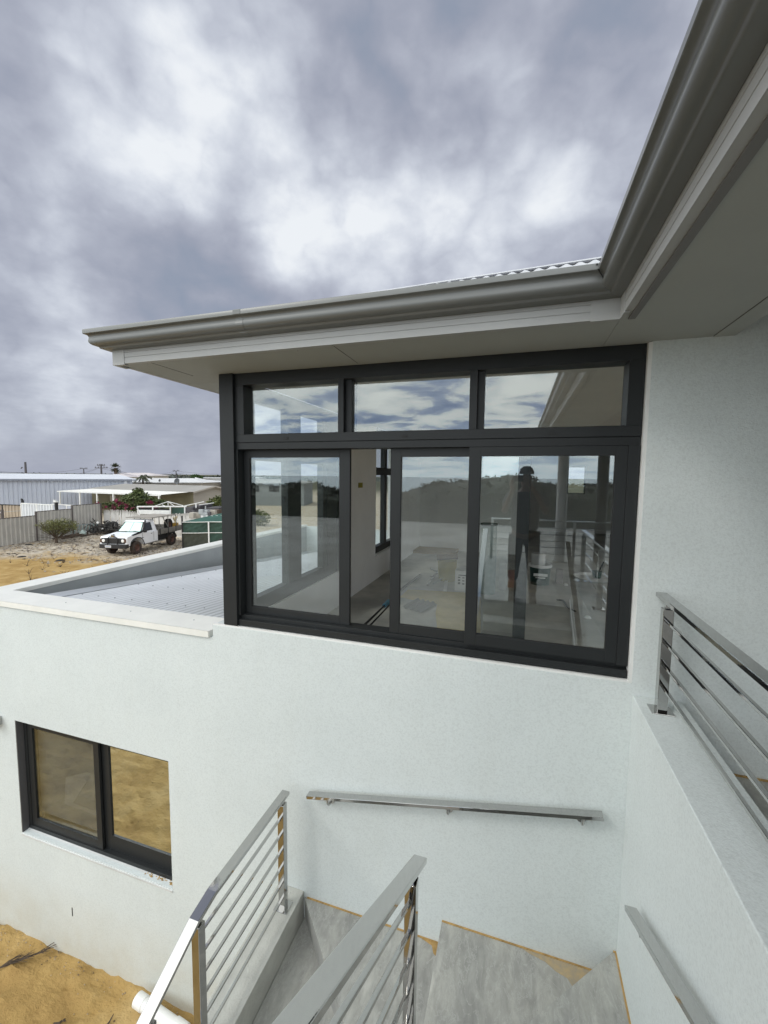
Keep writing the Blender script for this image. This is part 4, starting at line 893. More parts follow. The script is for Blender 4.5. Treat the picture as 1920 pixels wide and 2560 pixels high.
# distant round tree
random.seed(24)
t_ = thing('round_tree', 'dark green round-topped tree on the horizon above the far right roofs', 'tree', dep(488, 1205, 95))
q = MB(); k_ = 95/FPX
for (u, v, ru, rv, n_) in ((490, 1192, 12, 6.5, 500), (482, 1194, 7, 5, 200), (500, 1194, 8, 5, 200)): leaves(q, dep(u, v, 95), (ru*k_, ru*k_, rv*k_), n_, .22, shell=.3)
q.build('crown', leafmat('tree_leaf', (.06, .12, .03), (.02, .04, .015)), t_); c0 = dep(489, 1196, 95); MB().tube([(c0.x, c0.y, -H), c0], [.3, .2], 8).build('trunk', BARK, t_)
# palms
def fan_palm():
    t_ = thing('fan_palm', 'fan palm with a dense round crown standing behind the long metal shed', 'palm tree', dep(289, 1186, 88)); c0 = dep(289, 1170, 88); random.seed(31)
    MB().tube([(c0.x, c0.y, -H), (c0.x, c0.y, c0.z-.5), (c0.x, c0.y, c0.z)], [.4, .32, .3], 10).build('trunk', BARK, t_)
    q = MB()
    for i in range(110):
        th = random.uniform(0, 6.28); el = random.uniform(-.9, 1.4); d = Vector((math.cos(th)*math.cos(el), math.sin(th)*math.cos(el), math.sin(el))); s0 = c0+d*.35; e0 = c0+d*random.uniform(.75, 1.2)+Vector((0, 0, -.1))
        sd = d.cross(Vector((0, 0, 1))).normalized()
        q.add([s0, e0-sd*.18, e0+d*.12, e0+sd*.18], [(0, 1, 2, 3)])
    q.build('fronds', leafmat('palm_leaf', (.075, .085, .045), (.035, .04, .025)), t_)
    q = MB(); leaves(q, c0+Vector((0, 0, -.55)), (.42, .42, .6), 160, .22, shell=.3); q.build('dead_skirt', mat('dead_frond', (.10, .075, .045), .9), t_)
fan_palm()
def feather_palm():
    D_ = 62; k_ = D_/FPX; c0 = dep(357, 1193, D_); random.seed(32)
    t_ = thing('feather_palm', 'drooping feather palm in front of the white roofed houses', 'palm tree', (c0.x, c0.y, -H))
    MB().tube([(c0.x, c0.y, -H), c0], [.16, .12], 10).build('trunk', BARK, t_)
    for i in range(15):
        th = 2*math.pi*i/15+random.uniform(-.15, .15); el = random.uniform(.1, 1.15); d = Vector((math.cos(th)*math.cos(el), math.sin(th)*math.cos(el), math.sin(el))); L_ = random.uniform(1.2, 1.55)
        pts_ = [c0+d*L_*s__+Vector((0, 0, -1.0*s__*s__*L_*.75)) for s__ in (0, .25, .5, .75, 1)]
        q = MB(); q.tube(pts_, [.03, .025, .02, .012, .005], 4)
        for j in range(22):
            f_ = .15+.85*j/22; a_ = f_*4; i0 = min(3, int(a_)); p_ = pts_[i0].lerp(pts_[i0+1], a_-i0); dd = (pts_[i0+1]-pts_[i0]).normalized(); sd = dd.cross(Vector((0, 0, 1))).normalized()
            for sgn in (-1, 1):
                e0 = p_+sd*sgn*.26+dd*.12+Vector((0, 0, -.16)); q.add([p_-dd*.03, e0, p_+dd*.05], [(0, 1, 2)])
        q.build('frond', MT.get('palm_leaf'), t_)
feather_palm()

# ---------------- long metal shed
SHEDW = mat('blue_grey_shed_steel', (.46, .49, .56), .5, .1, var=.08, vs=.3)
SHEDR = mat('white_shed_roof', (.66, .68, .72), .5, 0, var=.06, vs=.4)
E0, E1 = Vector((-56.0, 26.9, 0)), Vector((-47.4, 42.1, 0)); e0l = (E1-E0).normalized(); bk = Vector((-e0l.y, e0l.x, 0)); SE = -.70; SR = -.12
t_ = thing('metal_shed', 'long blue grey ribbed metal shed with a white roof behind the fences', 'shed', (-52, 34, -H))
q = MB(); sheet(q, E0+Vector((0, 0, -H)), E1+Vector((0, 0, -H)), (0, 0, SE+H), panrib((E1-E0).length, .40, -.06), (e0l.y, -e0l.x, 0)); q.build('front_wall', SHEDW, t_)
q = MB(); q.add([E1+Vector((0, 0, -H)), E1+bk*20+Vector((0, 0, -H)), E1+bk*20+Vector((0, 0, SE)), E1+bk*10+Vector((0, 0, SR)), E1+Vector((0, 0, SE))], [(0, 1, 2, 3, 4)]); q.build('gable_wall', SHEDW, t_)
q = MB(); o1 = -bk*.35-e0l*.4; o2 = -bk*.35+e0l*.4
q.add([E0+o1+Vector((0, 0, SE)), E1+o2+Vector((0, 0, SE)), E1+bk*10+e0l*.4+Vector((0, 0, SR)), E0+bk*10-e0l*.4+Vector((0, 0, SR))], [(0, 1, 2, 3)]); q.build('roof', SHEDR, t_)
q = MB(); q.bar(E0+o1+Vector((0, 0, SE-.10)), E1+o2+Vector((0, 0, SE-.10)), .12, .16); q.build('eave_gutter', mat('shed_gutter', (.22, .24, .29), .5), t_)
for p_ in (onZ(5, 1262, -H), onZ(312, 1262, -H)): pass
for f_ in (.135, .955):
    p_ = E0.lerp(E1, f_)-bk*.10; MB().box(p_.x-.12, p_.x+.12, p_.y-.12, p_.y+.12, -H, SE-.15).build('downpipe', SHEDR, t_)
# ---------------- inner yard fences between the block and the shed
def yard(name, label, u0, v0, u1, v1, D_, m_, pitch=.30, depth_=.05, trim=None, parts='panel', D2=None):
    a = dep(u0, v0, D_); b = dep(u1, v1, D2 or D_); zt0, zt1 = a.z, b.z; a0_ = Vector((a.x, a.y, 0)); b0_ = Vector((b.x, b.y, 0)); d = (b0_-a0_).normalized(); L_ = (b0_-a0_).length
    t_ = thing(name, label, 'fence', (a.x, a.y, -H)); nrm = Vector((d.y, -d.x, 0)); np_ = max(1, int(round(L_/2.4)))
    for k in range(np_):
        s0 = a0_+d*(L_*k/np_); s1 = a0_+d*(L_*(k+1)/np_-.02); zz_ = zt0+(zt1-zt0)*(k+.5)/np_
        q = MB(); sheet(q, s0+Vector((0, 0, -H)), s1+Vector((0, 0, -H)), (0, 0, zz_+H), panrib((s1-s0).length, pitch, depth_), nrm); q.build('panel', m_, t_)
        if trim: MB().box(s0.x-.05, s0.x+.05, s0.y-.05, s0.y+.05, -H, zz_+.03).build('post', trim, t_)
    q = MB(); q.bar((a.x, a.y, zt0+.03), (b.x, b.y, zt1+.03), .09, .09); q.build('top_rail', trim or m_, t_)
    return t_
TAN = mat('tan_fence_steel', (.40, .33, .25), .7, 0, var=.15, vs=1); WCORR = mat('white_corrugated', (.62, .64, .66), .5, 0, var=.06, vs=1)
yard('tan_fence', 'tan ribbed steel fence section at the left edge in front of the metal shed', -40, 1261, 51, 1264, 42, TAN, .32, .07, RUBBER)
yard('white_ribbed_fence', 'bright white ribbed fence section between the tan fence and the grey wall', 53, 1259, 131, 1263, 41, WCORR, .36, .09, WHITEP, D2=40)
yard('pale_grey_fence', 'pale grey blue fence section with a thick top beam left of the verandah', 131, 1261, 204, 1266, 40, mat('grey_blue_panel', (.42, .44, .50), .6), .5, .02, WHITEP, D2=39)
t_ = thing('lamp_on_post', 'black post lamp with a white head on the pale grey fence', 'lamp', dep(141, 1280, 39)); k_ = 39/FPX
c0 = dep(141, 1266, 39.2); MB().box(c0.x-.10, c0.x+.10, c0.y-.1, c0.y+.1, c0.z-.45, c0.z+.38).build('post', RUBBER, t_); MB().box(c0.x-.2, c0.x+.12, c0.y-.14, c0.y+.14, c0.z+.38, c0.z+.50).build('hood', WHITEP, t_, bevel=.02); MB().box(c0.x-.2, c0.x-.1, c0.y-.1, c0.y+.1, c0.z+.5, c0.z+.62).build('bracket', WHITEP, t_)
c0 = dep(56, 1252, 41.5); tag(MB().tube([c0-Vector((-.03, 0, .25)), c0, c0+Vector((-.05, -.02, .14)), c0+Vector((-.12, -.04, .20))], [.12, .12, .10, .05], 10).build('vent_bend', RUBBER, smooth=True), 'black curved vent hood standing above the tan and white fence joint', 'vent')
t_ = thing('white_trailer_board', 'white board with a curved top edge showing above the beige fence', 'board', dep(119, 1290, 37.5))
c0, c1 = dep(109, 1288, 37.5), dep(129, 1287, 37.5); h_ = Vector((0, 0, .42)); MB().add([c0-h_, c1-h_, c1+h_*.35, c0.lerp(c1, .5)+h_*.95, c0+h_*.8, c0-h_+Vector((0, .1, 0)), c1-h_+Vector((0, .1, 0)), c1+h_*.35+Vector((0, .1, 0)), c0.lerp(c1, .5)+h_*.95+Vector((0, .1, 0)), c0+h_*.8+Vector((0, .1, 0))], [(0, 1, 2, 3, 4), (9, 8, 7, 6, 5), (0, 5, 6, 1), (1, 6, 7, 2), (2, 7, 8, 3), (3, 8, 9, 4), (4, 9, 5, 0)]).build('board', WHITEP, t_)
t_ = thing('boat_trailer_frame', 'dark post with a leaning white strut at the far left edge behind the fence', 'frame', dep(5, 1300, 36))
c0 = dep(6, 1290, 36); MB().box(c0.x-.08, c0.x+.08, c0.y-.08, c0.y+.08, -H, c0.z+.55).build('post', FPOST, t_); MB().bar(c0+Vector((-.2, -.2, 0)), c0+Vector((.08, -.2, .35)), .06, .08).build('strut', WHITEP, t_); MB().bar(dep(-10, 1281, 36), dep(50, 1277, 36.5), .04, .04).build('rail', APRON, t_)

# ---------------- verandah house
HWALL = mat('olive_house_wall', (.17, .155, .095), .8, 0, var=.15, vs=.8); HSIDE = mat('taupe_cladding', (.38, .35, .30), .7, 0, var=.06, vs=.5)
HROOF = mat('taupe_metal_roof', (.33, .315, .285), .6, 0, var=.10, vs=.25); VROOF = mat('cream_verandah_roof', (.82, .80, .74), .6, 0, var=.03, vs=.5)
hE = Vector((-31.9, 35.6, 0)); ha = Vector((-.993, .115, 0)); hb = Vector((.115, .993, 0)); ze, zr = -1.80, -1.22
t_ = thing('verandah_house', 'low house with a taupe roof and a long cream verandah on white posts', 'house', (-40, 37, -H))
def HP(a, b, z): return hE+ha*a+hb*b+Vector((0, 0, z))
q = MB(); q.add([HP(.2, .1, -H), HP(17, .1, -H), HP(17, .1, ze), HP(.2, .1, ze)], [(0, 1, 2, 3)]); q.build('front_wall', HWALL, t_)
q = MB(); q.add([HP(.2, .1, -H), HP(.2, .1, ze), HP(.2, 2.6, zr), HP(.2, 5.1, ze), HP(.2, 5.1, -H)], [(0, 1, 2, 3, 4)]); q.build('gable_wall', HSIDE, t_)
for k in range(12):
    z = -H+1.1+k*.2; q = MB(); b0, b1 = .1, 5.1
    if z > ze: b0 = .1+(z-ze)/(zr-ze)*2.5; b1 = 5.1-(b0-.1)
    if b1-b0 > .3: q.bar(HP(.18, b0, z), HP(.18, b1, z), .03, .03); q.build('cladding_board', HSIDE, t_)
q = MB(); q.add([HP(-.3, -.3, ze), HP(17.3, -.3, ze), HP(14.6, 2.6, zr), HP(-.3, 2.6, zr)], [(0, 1, 2, 3)]); q.build('roof', HROOF, t_)
q = MB(); q.add([HP(-.3, 5.4, ze), HP(17.3, 5.4, ze), HP(14.6, 2.6, zr), HP(-.3, 2.6, zr)], [(3, 2, 1, 0)]); q.add([HP(17.3, -.3, ze), HP(17.3, 5.4, ze), HP(14.6, 2.6, zr)], [(0, 1, 2)]); q.build('roof', HROOF, t_)
q = MB(); q.bar(HP(-.3, -.3, ze-.06), HP(-.3, 2.6, zr-.06), .04, .16); q.bar(HP(-.3, 2.6, zr-.06), HP(-.3, 5.4, ze-.06), .04, .16); q.build('barge_board', HSIDE, t_)
q = MB(); n_ = 40; vs3 = []
for i in range(n_+1):
    a = .3+15.9*i/n_; vs3 += [HP(a, -.31, ze-.01), HP(1.0+17.0*i/n_, -3.1, -2.03)]
q.add(vs3, [(2*i, 2*i+2, 2*i+3, 2*i+1) for i in range(n_)]); q.build('verandah_roof', VROOF, t_)
q = MB(); q.bar(HP(1.0, -3.1, -2.09), HP(18.0, -3.1, -2.09), .06, .10); q.build('verandah_beam', WHITEP, t_)
for a in (1.3, 3.45, 8.2, 10.9, 13.9, 17.6):
    MB().box(*(lambda p_: (p_.x-.06, p_.x+.06, p_.y-.06, p_.y+.06, -H, -2.12))(HP(a, -3.05, 0))).build('verandah_post', WHITEP, t_)
for a0_, a1_, m_ in ((5.0, 6.6, HSIDE), (9, 10.4, mat('dark_opening', (.03, .03, .03), .4)), (12.5, 13.6, HSIDE)):
    q = MB(); q.add([HP(a0_, .06, -3.9), HP(a1_, .06, -3.9), HP(a1_, .06, -2.55), HP(a0_, .06, -2.55)], [(0, 1, 2, 3)]); q.build('window', m_, t_)
# ---------------- roofs beyond
def gable_house(name, label, u0, u1, vE, vR, D_, ridge_u0, ridge_u1, wall, roof, back=6, wins=0):
    a = dep(u0, vE, D_); b = dep(u1, vE, D_); r0 = dep(ridge_u0, vR, D_+back); r1 = dep(ridge_u1, vR, D_+back)
    t_ = thing(name, label, 'house', ((a.x+b.x)/2, (a.y+b.y)/2, -H)); ax = (b-a); ax.z = 0; ax.normalize(); bk_ = Vector((-ax.y, ax.x, 0)); c = a+bk_*back*2; d = b+bk_*back*2
    q = MB(); q.add([(a.x, a.y, -H), (b.x, b.y, -H), b, a], [(0, 1, 2, 3)]); q.add([(a.x, a.y, -H), a, c, (c.x, c.y, -H)], [(0, 1, 2, 3)]); q.add([(b.x, b.y, -H), b, d, (d.x, d.y, -H)], [(0, 1, 2, 3)])
    q.build('wall', wall, t_, xf=None)
    oh = .4; a2 = a-ax*oh-bk_*oh; b2 = b+ax*oh-bk_*oh; c2 = c-ax*oh+bk_*oh; d2 = d+ax*oh+bk_*oh
    up = Vector((0, 0, .03)); q = MB(); q.add([a2+up, b2+up, r1, r0], [(0, 1, 2, 3)]); q.add([c2+up, d2+up, r1, r0], [(3, 2, 1, 0)]); q.add([a2+up, r0, c2+up], [(0, 1, 2)]); q.add([b2+up, d2+up, r1], [(0, 1, 2)]); q.build('roof', roof, t_)
    MB().bar(a2, b2, .08, .12).build('eave_gutter', mat('far_gutter', (.25, .25, .25), .6), t_)
    for k in range(wins):
        f_ = (k+.5)/wins; p_ = a.lerp(b, f_)-bk_*.05; w_ = (b-a).length/wins*.25; q = MB(); q.add([p_-ax*w_+Vector((0, 0, -1.3)), p_+ax*w_+Vector((0, 0, -1.3)), p_+ax*w_+Vector((0, 0, -.35)), p_-ax*w_+Vector((0, 0, -.35))], [(0, 1, 2, 3)]); q.build('window', mat('dark_opening', (.03,)*3), t_)
    return t_
CREAM = mat('cream_wall', (.52, .50, .44), .8, 0, var=.05); WROOF = mat('white_far_roof', (.66, .66, .65), .55, 0, var=.06, vs=.2); PINKR = mat('pinkish_far_roof', (.60, .55, .54), .6, 0, var=.05, vs=.2)
gable_house('far_house', 'cream house with a pale pinkish roof behind the feather palm', 320, 386, 1189.5, 1182, 92, 300, 372, CREAM, PINKR, 3, 3)
gable_house('far_house', 'small cream gabled house left of the feather palm behind the shed end', 262, 318, 1193, 1181.2, 86, 299, 300, CREAM, PINKR, 3, 0)
gable_house('far_house', 'wide low white roofed building carrying the large satellite dish', 392, 504, 1207, 1195.5, 60, 380, 482, HSIDE, WROOF, 4, 2)
gable_house('far_house', 'long low white roofed house between the feather palm and the satellite dish', 322, 420, 1206, 1196, 66, 330, 430, CREAM, WROOF, 4, 0)
gable_house('far_house', 'white gabled house at the right end of the far roofs under the round tree', 497, 524, 1211, 1193.5, 74, 487, 489, CREAM, WROOF, 3, 1)
gable_house('far_house', 'long pale building wall beside the dark corner post', 500, 640, 1196, 1193.5, 96, 498, 650, mat('pale_grey_wall', (.50, .52, .54), .7), WROOF, 4, 0)
gable_house('far_house', 'low flat grey roofed block seen through the side window', 560, 760, 1208, 1198, 66, 600, 720, mat('mid_grey_wall', (.20, .21, .21), .7), HROOF, 4, 4)
# satellite dishes
def dish(label, u, v, D_, r_):
    c0 = dep(u, v, D_); t_ = thing('satellite_dish', label, 'satellite dish', (c0.x, c0.y, c0.z-r_*1.3)); q = MB(); q.lathe([(r_*f_, -r_*.22*(1-f_*f_)) for f_ in (0, .25, .5, .75, 1)], (0, 0, 0), 20)
    R_ = Matrix.Translation(c0) @ Vector((-CF.x-.15, -CF.y, .25)).to_track_quat('Z', 'Y').to_matrix().to_4x4()
    q.build('dish', mat('dark_dish', (.06, .065, .07), .6), t_, smooth=True, xf=R_)
    MB().tube([c0+Vector((0, 0, -r_*1.3)), c0+Vector((0, .1, -.1))], .05, 6).build('mast', APRON, t_); MB().tube([c0-CF*-.0, c0-CF*r_*.8], .025, 6).build('feed_arm', RUBBER, t_)
dish('large dark satellite dish on the white roof right of the feather palm', 442, 1203, 56, .40); dish('smaller dark satellite dish on the white roof beside the feather palm', 399, 1201, 60, .18)
# poles
PW = mat('grey_pole_timber', (.09, .085, .09), .9)
def pole(label, u, vt, D_, arms, w=.16):
    c0 = dep(u, vt, D_); t_ = thing('power_pole', label, 'power pole', (c0.x, c0.y, -H), 'power poles along the horizon'); MB().tube([(c0.x, c0.y, -H), c0], [w*1.2, w*.8], 8).build('mast', PW, t_)
    for dz, L_ in arms:
        MB().bar(c0+CR*-L_+Vector((0, 0, dz)), c0+CR*L_+Vector((0, 0, dz)), .12, .14).build('cross_arm', PW, t_)
        for s__ in (-.9, -.45, .45, .9): MB().tube([c0+CR*L_*s__+Vector((0, 0, dz+.07)), c0+CR*L_*s__+Vector((0, 0, dz+.30))], .07, 6).build('insulator', PW, t_)
    return c0
pA = pole('plain dark pole without cross arm rising above the left half of the shed roof', 63, 1155, 75, [], .20)
pB = pole('small pole with one cross arm left of the tall double armed pole', 209, 1171, 115, [(-.05, 1.0)], .15)
pC = pole('tall power pole with two cross arms left of the fan palm', 252.5, 1160, 92, [(-.30, .85), (-.85, 1.4)], .20)
pD = pole('distant pole with one cross arm between the dish and the round tree', 440, 1177, 120, [(-.05, .9)], .15)
def wire(label, a, b, sag, r_=.022):
    n_ = 16; q = MB(); q.tube([a.lerp(b, i/n_)-Vector((0, 0, sag*4*(i/n_)*(1-i/n_))) for i in range(n_+1)], r_, 5); tag(q.build('power_line', PW), label, 'wire', 'overhead power lines')
wire('thin power line sagging between the plain pole and the small pole', dep(-60, 1172, 80), pB, 1.0); wire('thin power line from the plain pole to the tall double armed pole', pA+Vector((0, 0, -2.2)), pC+Vector((0, 0, -.8)), .9)
wire('thin power line crossing behind the fan palm toward the distant pole', pC+Vector((0, 0, -.3)), pD, 1.6); wire('thin power line running right from the distant pole', pD, dep(640, 1180, 130), .8); wire('lower thin power line under the fan palm crown', pC+Vector((0, 0, -1.0)), dep(460, 1182, 118), .9)
wire('short power line between the small pole and the tall pole', pB, pC+Vector((0, 0, -.3)), .7)
c0 = dep(52, 1172, 70); tag(MB().tube([c0, c0+Vector((.2, .1, .25))], [.05, .12], 8).build('antenna', PW), 'tiny tilted antenna on the shed roof left of the plain pole', 'antenna')
# far scrub on the horizon
random.seed(40); q = MB(); SCR = leafmat('far_scrub_leaf', (.11, .12, .10), (.06, .07, .065))
for i in range(240):
    u = -150+1200*i/240+random.uniform(-4, 4); D_ = random.uniform(150, 330); vb = 1182.2+.0107*(u)+random.uniform(.2, 2.6); c0 = dep(u, vb, D_); r_ = random.uniform(2.5, 8)
    leaves(q, c0+Vector((0, 0, -1)), (r_*1.4, r_, 1.3), 26, .9, shell=.2)
o = q.build('far_scrub', SCR); tag(o, 'low dark line of scrub along the horizon', 'scrub', kind='stuff')
q = MB(); q.add([dep(-300, 1187, 500), dep(1100, 1193, 500), dep(1100, 1193.8, 900)*1, dep(-300, 1182, 900)], [(0, 1, 2, 3)])

# ---------------- clutter along the fence
random.seed(50)
t_ = thing('scrap_pile', 'dark tangled scrap heap in the corner where the two fences meet', 'scrap heap', (-30.6, 24.9, -H)); q = MB(); c0 = Vector((-30.9, 24.8, -H))
for i in range(170):
    a = c0+Vector((random.gauss(0, .75), random.gauss(0, .35), abs(random.gauss(.25, .32)))); d = Vector((random.uniform(-1, 1), random.uniform(-1, 1), random.uniform(-.6, .9))).normalized()
    q.tube([a-d*random.uniform(.1, .5), a+Vector((0, 0, .05)), a+d*random.uniform(.1, .5)], random.uniform(.015, .05), 5)
o = q.build('tangle', mat('dark_scrap', (.05, .045, .04), .8, 0, var=.4, vs=4), t_); 
for (dx, dy, dz, r_) in ((-.1, -.5, .95, .10), (-1.35, -.5, .12, .16), (-.75, -.6, .14, .18), (.35, -.5, .5, .07)):
    MB().lathe([(0, -r_), (r_*.8, -r_*.6), (r_, 0), (r_*.8, r_*.6), (0, r_)], c0+Vector((dx, dy, dz)), 12).build('white_float', WPLASTIC, t_, smooth=True)
for (dx, r_) in ((.75, .42), (.35, .36)):
    q = MB(); q.lathe([(r_*.6, -.1), (r_, -.1), (r_, .1), (r_*.6, .1), (r_*.6, -.1)], (0, 0, 0), 18); q.build('old_tyre', RUBBER, t_, xf=Matrix.Translation(c0+Vector((dx, .1, .62))) @ Matrix.Rotation(1.3, 4, 'X'))
t_ = thing('metal_rack', 'grey slatted metal rack leaning on its side left of the scrap heap', 'rack', (-31.8, 23.8, -H)); a, b = Vector((-32.0, 22.9, -H)), Vector((-31.7, 24.6, -H))
for z in (.12, .82): MB().bar(a+Vector((0, 0, z)), b+Vector((0, 0, z)), .04, .05).build('rail', APRON, t_)
for k in range(8): p_ = a.lerp(b, k/7); MB().bar(p_+Vector((-.05, 0, .1)), p_+Vector((.12, .12, .85)), .04, .05).build('slat', mat('teal_slat', (.20, .27, .26), .5), t_)
c0 = Vector((-31.3, 23.3, -H)); tag(MB().lathe([(0, 0), (.22, .02), (.25, .25), (.12, .42), (.05, .5), (0, .5)], c0, 14).build('gas_bottle', mat('pale_green_bottle', (.35, .42, .38), .5), smooth=True), 'pale green bottle standing against the slatted rack', 'bottle')
q = MB(); 
for i in range(26): a = Vector((-30.9, 20.8, -H+.08))+Vector((random.uniform(-.9, .5), random.uniform(-.2, 2.6), random.uniform(0, .15))); q.tube([a, a+Vector((random.uniform(-.3, .3), random.uniform(.5, 1.3), random.uniform(-.05, .1)))], random.uniform(.02, .05), 5)
tag(q.build('fallen_branches', BARK), 'heap of dark fallen branches along the foot of the steel fence', 'branches')
# leaf litter and weeds
q = MB(); random.seed(51)
for i in range(7000):
    x = random.uniform(-32, -20); y = random.uniform(13.5, 25.2)
    if noise.noise(Vector((x*.5, y*.5, 3)))+(y-.35*x-25.5)*.10 < random.uniform(-.2, .35): continue
    z = gzr(x, y)+random.uniform(.0, .03); a = random.uniform(0, 6.28); l_ = random.uniform(.03, .13); w_ = l_*random.uniform(.15, .6)
    d = Vector((math.cos(a)*l_, math.sin(a)*l_, random.uniform(-.01, .03))); s__ = Vector((-math.sin(a)*w_, math.cos(a)*w_, random.uniform(-.01, .03))); p_ = Vector((x, y, z)); q.add([p_-d, p_-s__, p_+d, p_+s__], [(0, 1, 2, 3)])
tag(q.build('leaf_litter', mat('litter', (.42, .38, .32), .9, 0, col2=(.13, .10, .08), vs=3, lo=.4, hi=.55)), 'leaf litter and chips on the vacant block', 'litter', kind='stuff')
q = MB()
for i in range(45):
    x = random.uniform(-30, -19); y = random.uniform(12, 20); c0 = Vector((x, y, gzr(x, y)))
    for j in range(random.randint(5, 14)): d = Vector((random.uniform(-1, 1), random.uniform(-1, 1), random.uniform(.3, 2))).normalized()*random.uniform(.06, .34); q.tube([c0, c0+d*.6, c0+d+Vector((random.uniform(-.05, .05), 0, 0))], [.007, .005, .002], 4)
tag(q.build('dry_weeds', BARK), 'dry leafless weeds scattered over the vacant block', 'weeds', kind='stuff')
for i, (u, v) in enumerate(((54, 1393), (150, 1402), (72, 1362))):
    c0 = onZ(u, v, -H); tag(MB().lathe([(.24, -.02), (.19, .04), (.09, .07), (0, .06)], c0, 9).build('dark_mound', mat('charcoal_soil', (.03, .027, .024), 1)), ('dark soil mound on the sand at the left of the block', 'small dark mound nearest the parapet', 'small dark mound below the shrub')[i], 'mound')

# ---------------- backyard structures behind the timber fence
t_ = thing('lean_to', 'low white framed lean-to with a white panel behind the timber fence', 'lean-to', dep(385, 1300, 33)); D_ = 33
def BR(u0, v0, u1, v1, th, m_, name, D0=None, D1=None): MB().bar(dep(u0, v0, D0 or D_), dep(u1, v1, D1 or D_), .08, th).build(name, m_, t_)
BR(343, 1266.5, 466, 1266, .10, WHITEP, 'beam'); BR(343, 1279.5, 427, 1281, .32, WHITEP, 'white_panel'); BR(343, 1272, 427, 1274.5, .14, RUBBER, 'dark_gap', 33.3, 33.3); BR(382, 1268, 382, 1275, .08, WHITEP, 'stud', 32.9, 32.9); BR(425.5, 1266, 426, 1289, .10, WHITEP, 'stud', 32.8, 32.8)
BR(343, 1267, 352, 1304, .08, WOOD, 'leaning_prop', 32.4, 32); BR(430, 1278, 461, 1278, .55, SHADE, 'green_cloth'); BR(462, 1268, 462, 1289, .10, WHITEP, 'stud')
t_ = thing('clothes_hoist', 'pyramid shaped white pipe frame above the lean-to', 'frame', dep(420, 1290, 36)); D_ = 36
for a in ((385, 1266, 420, 1254), (420, 1254, 437, 1266), (420, 1254, 420.5, 1268), (405, 1262, 417, 1267), (420, 1254, 458, 1264)): q = MB(); q.tube([dep(a[0], a[1], D_), dep(a[2], a[3], D_)], .03, 6); q.build('pipe', WHITEP, t_)
t_ = thing('old_sheds', 'dark weathered backyard sheds with a sloping pale beam behind the green enclosure', 'shed', dep(490, 1300, 36)); D_ = 36; DK = mat('dark_shed_wall', (.085, .080, .085), .9, 0, var=.4, vs=1.5)
for u0, u1, vt, dd in ((463, 482, 1268, 36), (480, 500, 1264, 37), (498, 516, 1262, 38), (514, 545, 1270, 37)):
    a, b = dep(u0, vt, dd), dep(u1, vt, dd); q = MB(); q.prism([(a.x, a.y), (b.x, b.y), (b.x-.8, b.y+2.2), (a.x-.8, a.y+2.2)], -H, a.z); q.build('shed_body', DK, t_)
BR(455, 1266, 510, 1254, .06, WHITEP, 'beam', 35, 35); BR(498, 1262, 535, 1257, .05, WHITEP, 'beam', 35, 35); BR(490, 1258, 490, 1270, .05, WHITEP, 'post', 35, 35); BR(514, 1265, 513, 1285, .06, APRON, 'post', 35, 35)
random.seed(52)
for i in range(16):
    u, v = random.uniform(478, 545), random.uniform(1276, 1290); c0 = dep(u, v, random.uniform(31, 34)); r_ = random.uniform(.15, .4)
    MB().box(c0.x-r_, c0.x+r_, c0.y-r_*.6, c0.y+r_*.6, c0.z-r_*1.5, c0.z+r_*.4).build('stored_crate', random.choice([DK, APRON, BARK, HSIDE, DK]), t_, bevel=.03)

# ================================================================== the ute
PAINT = mat('white_car_paint', (.85, .86, .88), .3, 0, var=.05, vs=2, spec=.6); DRUST = mat('rusty_brown_rim', (.12, .06, .045), .8, 0, var=.4, vs=6); TRAYM = mat('dirty_aluminium_tray', (.24, .225, .20), .6, .2, var=.3, vs=3); DUSTY = mat('dusty_tyre', (.055, .04, .033), .9, 0, var=.4, vs=5)
ut = local_thing('ute', 'white flat tray ute with black bull bar parked beside the green enclosure', 'ute', (-22.35, 19.1, -H), math.atan2(-.98, .2))
wbs = -3.45; hw = .84
poly = [(.78, .55), (.84, .70), (.80, 1.08), (.74, 1.13), (-.42, 1.23), (-1.98, 1.17), (-1.98, .52), (-.62, .50), (-.54, .62), (-.45, .80), (-.27, .91), (0, .95), (.27, .90), (.44, .78), (.52, .58)]
q = MB(); q.prof(poly, (0, -hw, 0), (0, hw, 0), (1, 0, 0), (0, 0, 1)); q.build('body', PAINT, ut, bevel=.025)
gb = [(-.46, 1.19), (-1.96, 1.15)]; q = MB()
q.add([(-.46, -.80, 1.20), (-.46, .80, 1.20), (-1.96, .80, 1.16), (-1.96, -.80, 1.16), (-1.02, -.64, 1.83), (-1.02, .64, 1.83), (-1.84, .65, 1.84), (-1.84, -.65, 1.84)], [(0, 1, 2, 3), (4, 7, 6, 5), (0, 4, 5, 1), (1, 5, 6, 2), (2, 6, 7, 3), (3, 7, 4, 0)]); cb = q.build('cab', PAINT, ut, bevel=.03)
q = MB(); q.add([(-.96, -.70, 1.81), (-.96, .70, 1.81), (-1.90, .70, 1.83), (-1.90, -.70, 1.83), (-1.03, -.58, 1.895), (-1.03, .58, 1.895), (-1.84, .58, 1.905), (-1.84, -.58, 1.905)], [(0, 1, 2, 3), (4, 7, 6, 5), (0, 4, 5, 1), (1, 5, 6, 2), (2, 6, 7, 3), (3, 7, 4, 0)]); q.build('roof', PAINT, ut, bevel=.02)
def on_ws(s_, t__, off): # windscreen plane coordinates: s across, t up
    a = Vector((-.46, 0, 1.20)); b = Vector((-1.02, 0, 1.83)); nrm = Vector((.63, 0, .56)).normalized(); w_ = .80+(.64-.80)*t__; return a.lerp(b, t__)+Vector((0, s_*w_, 0))+nrm*off
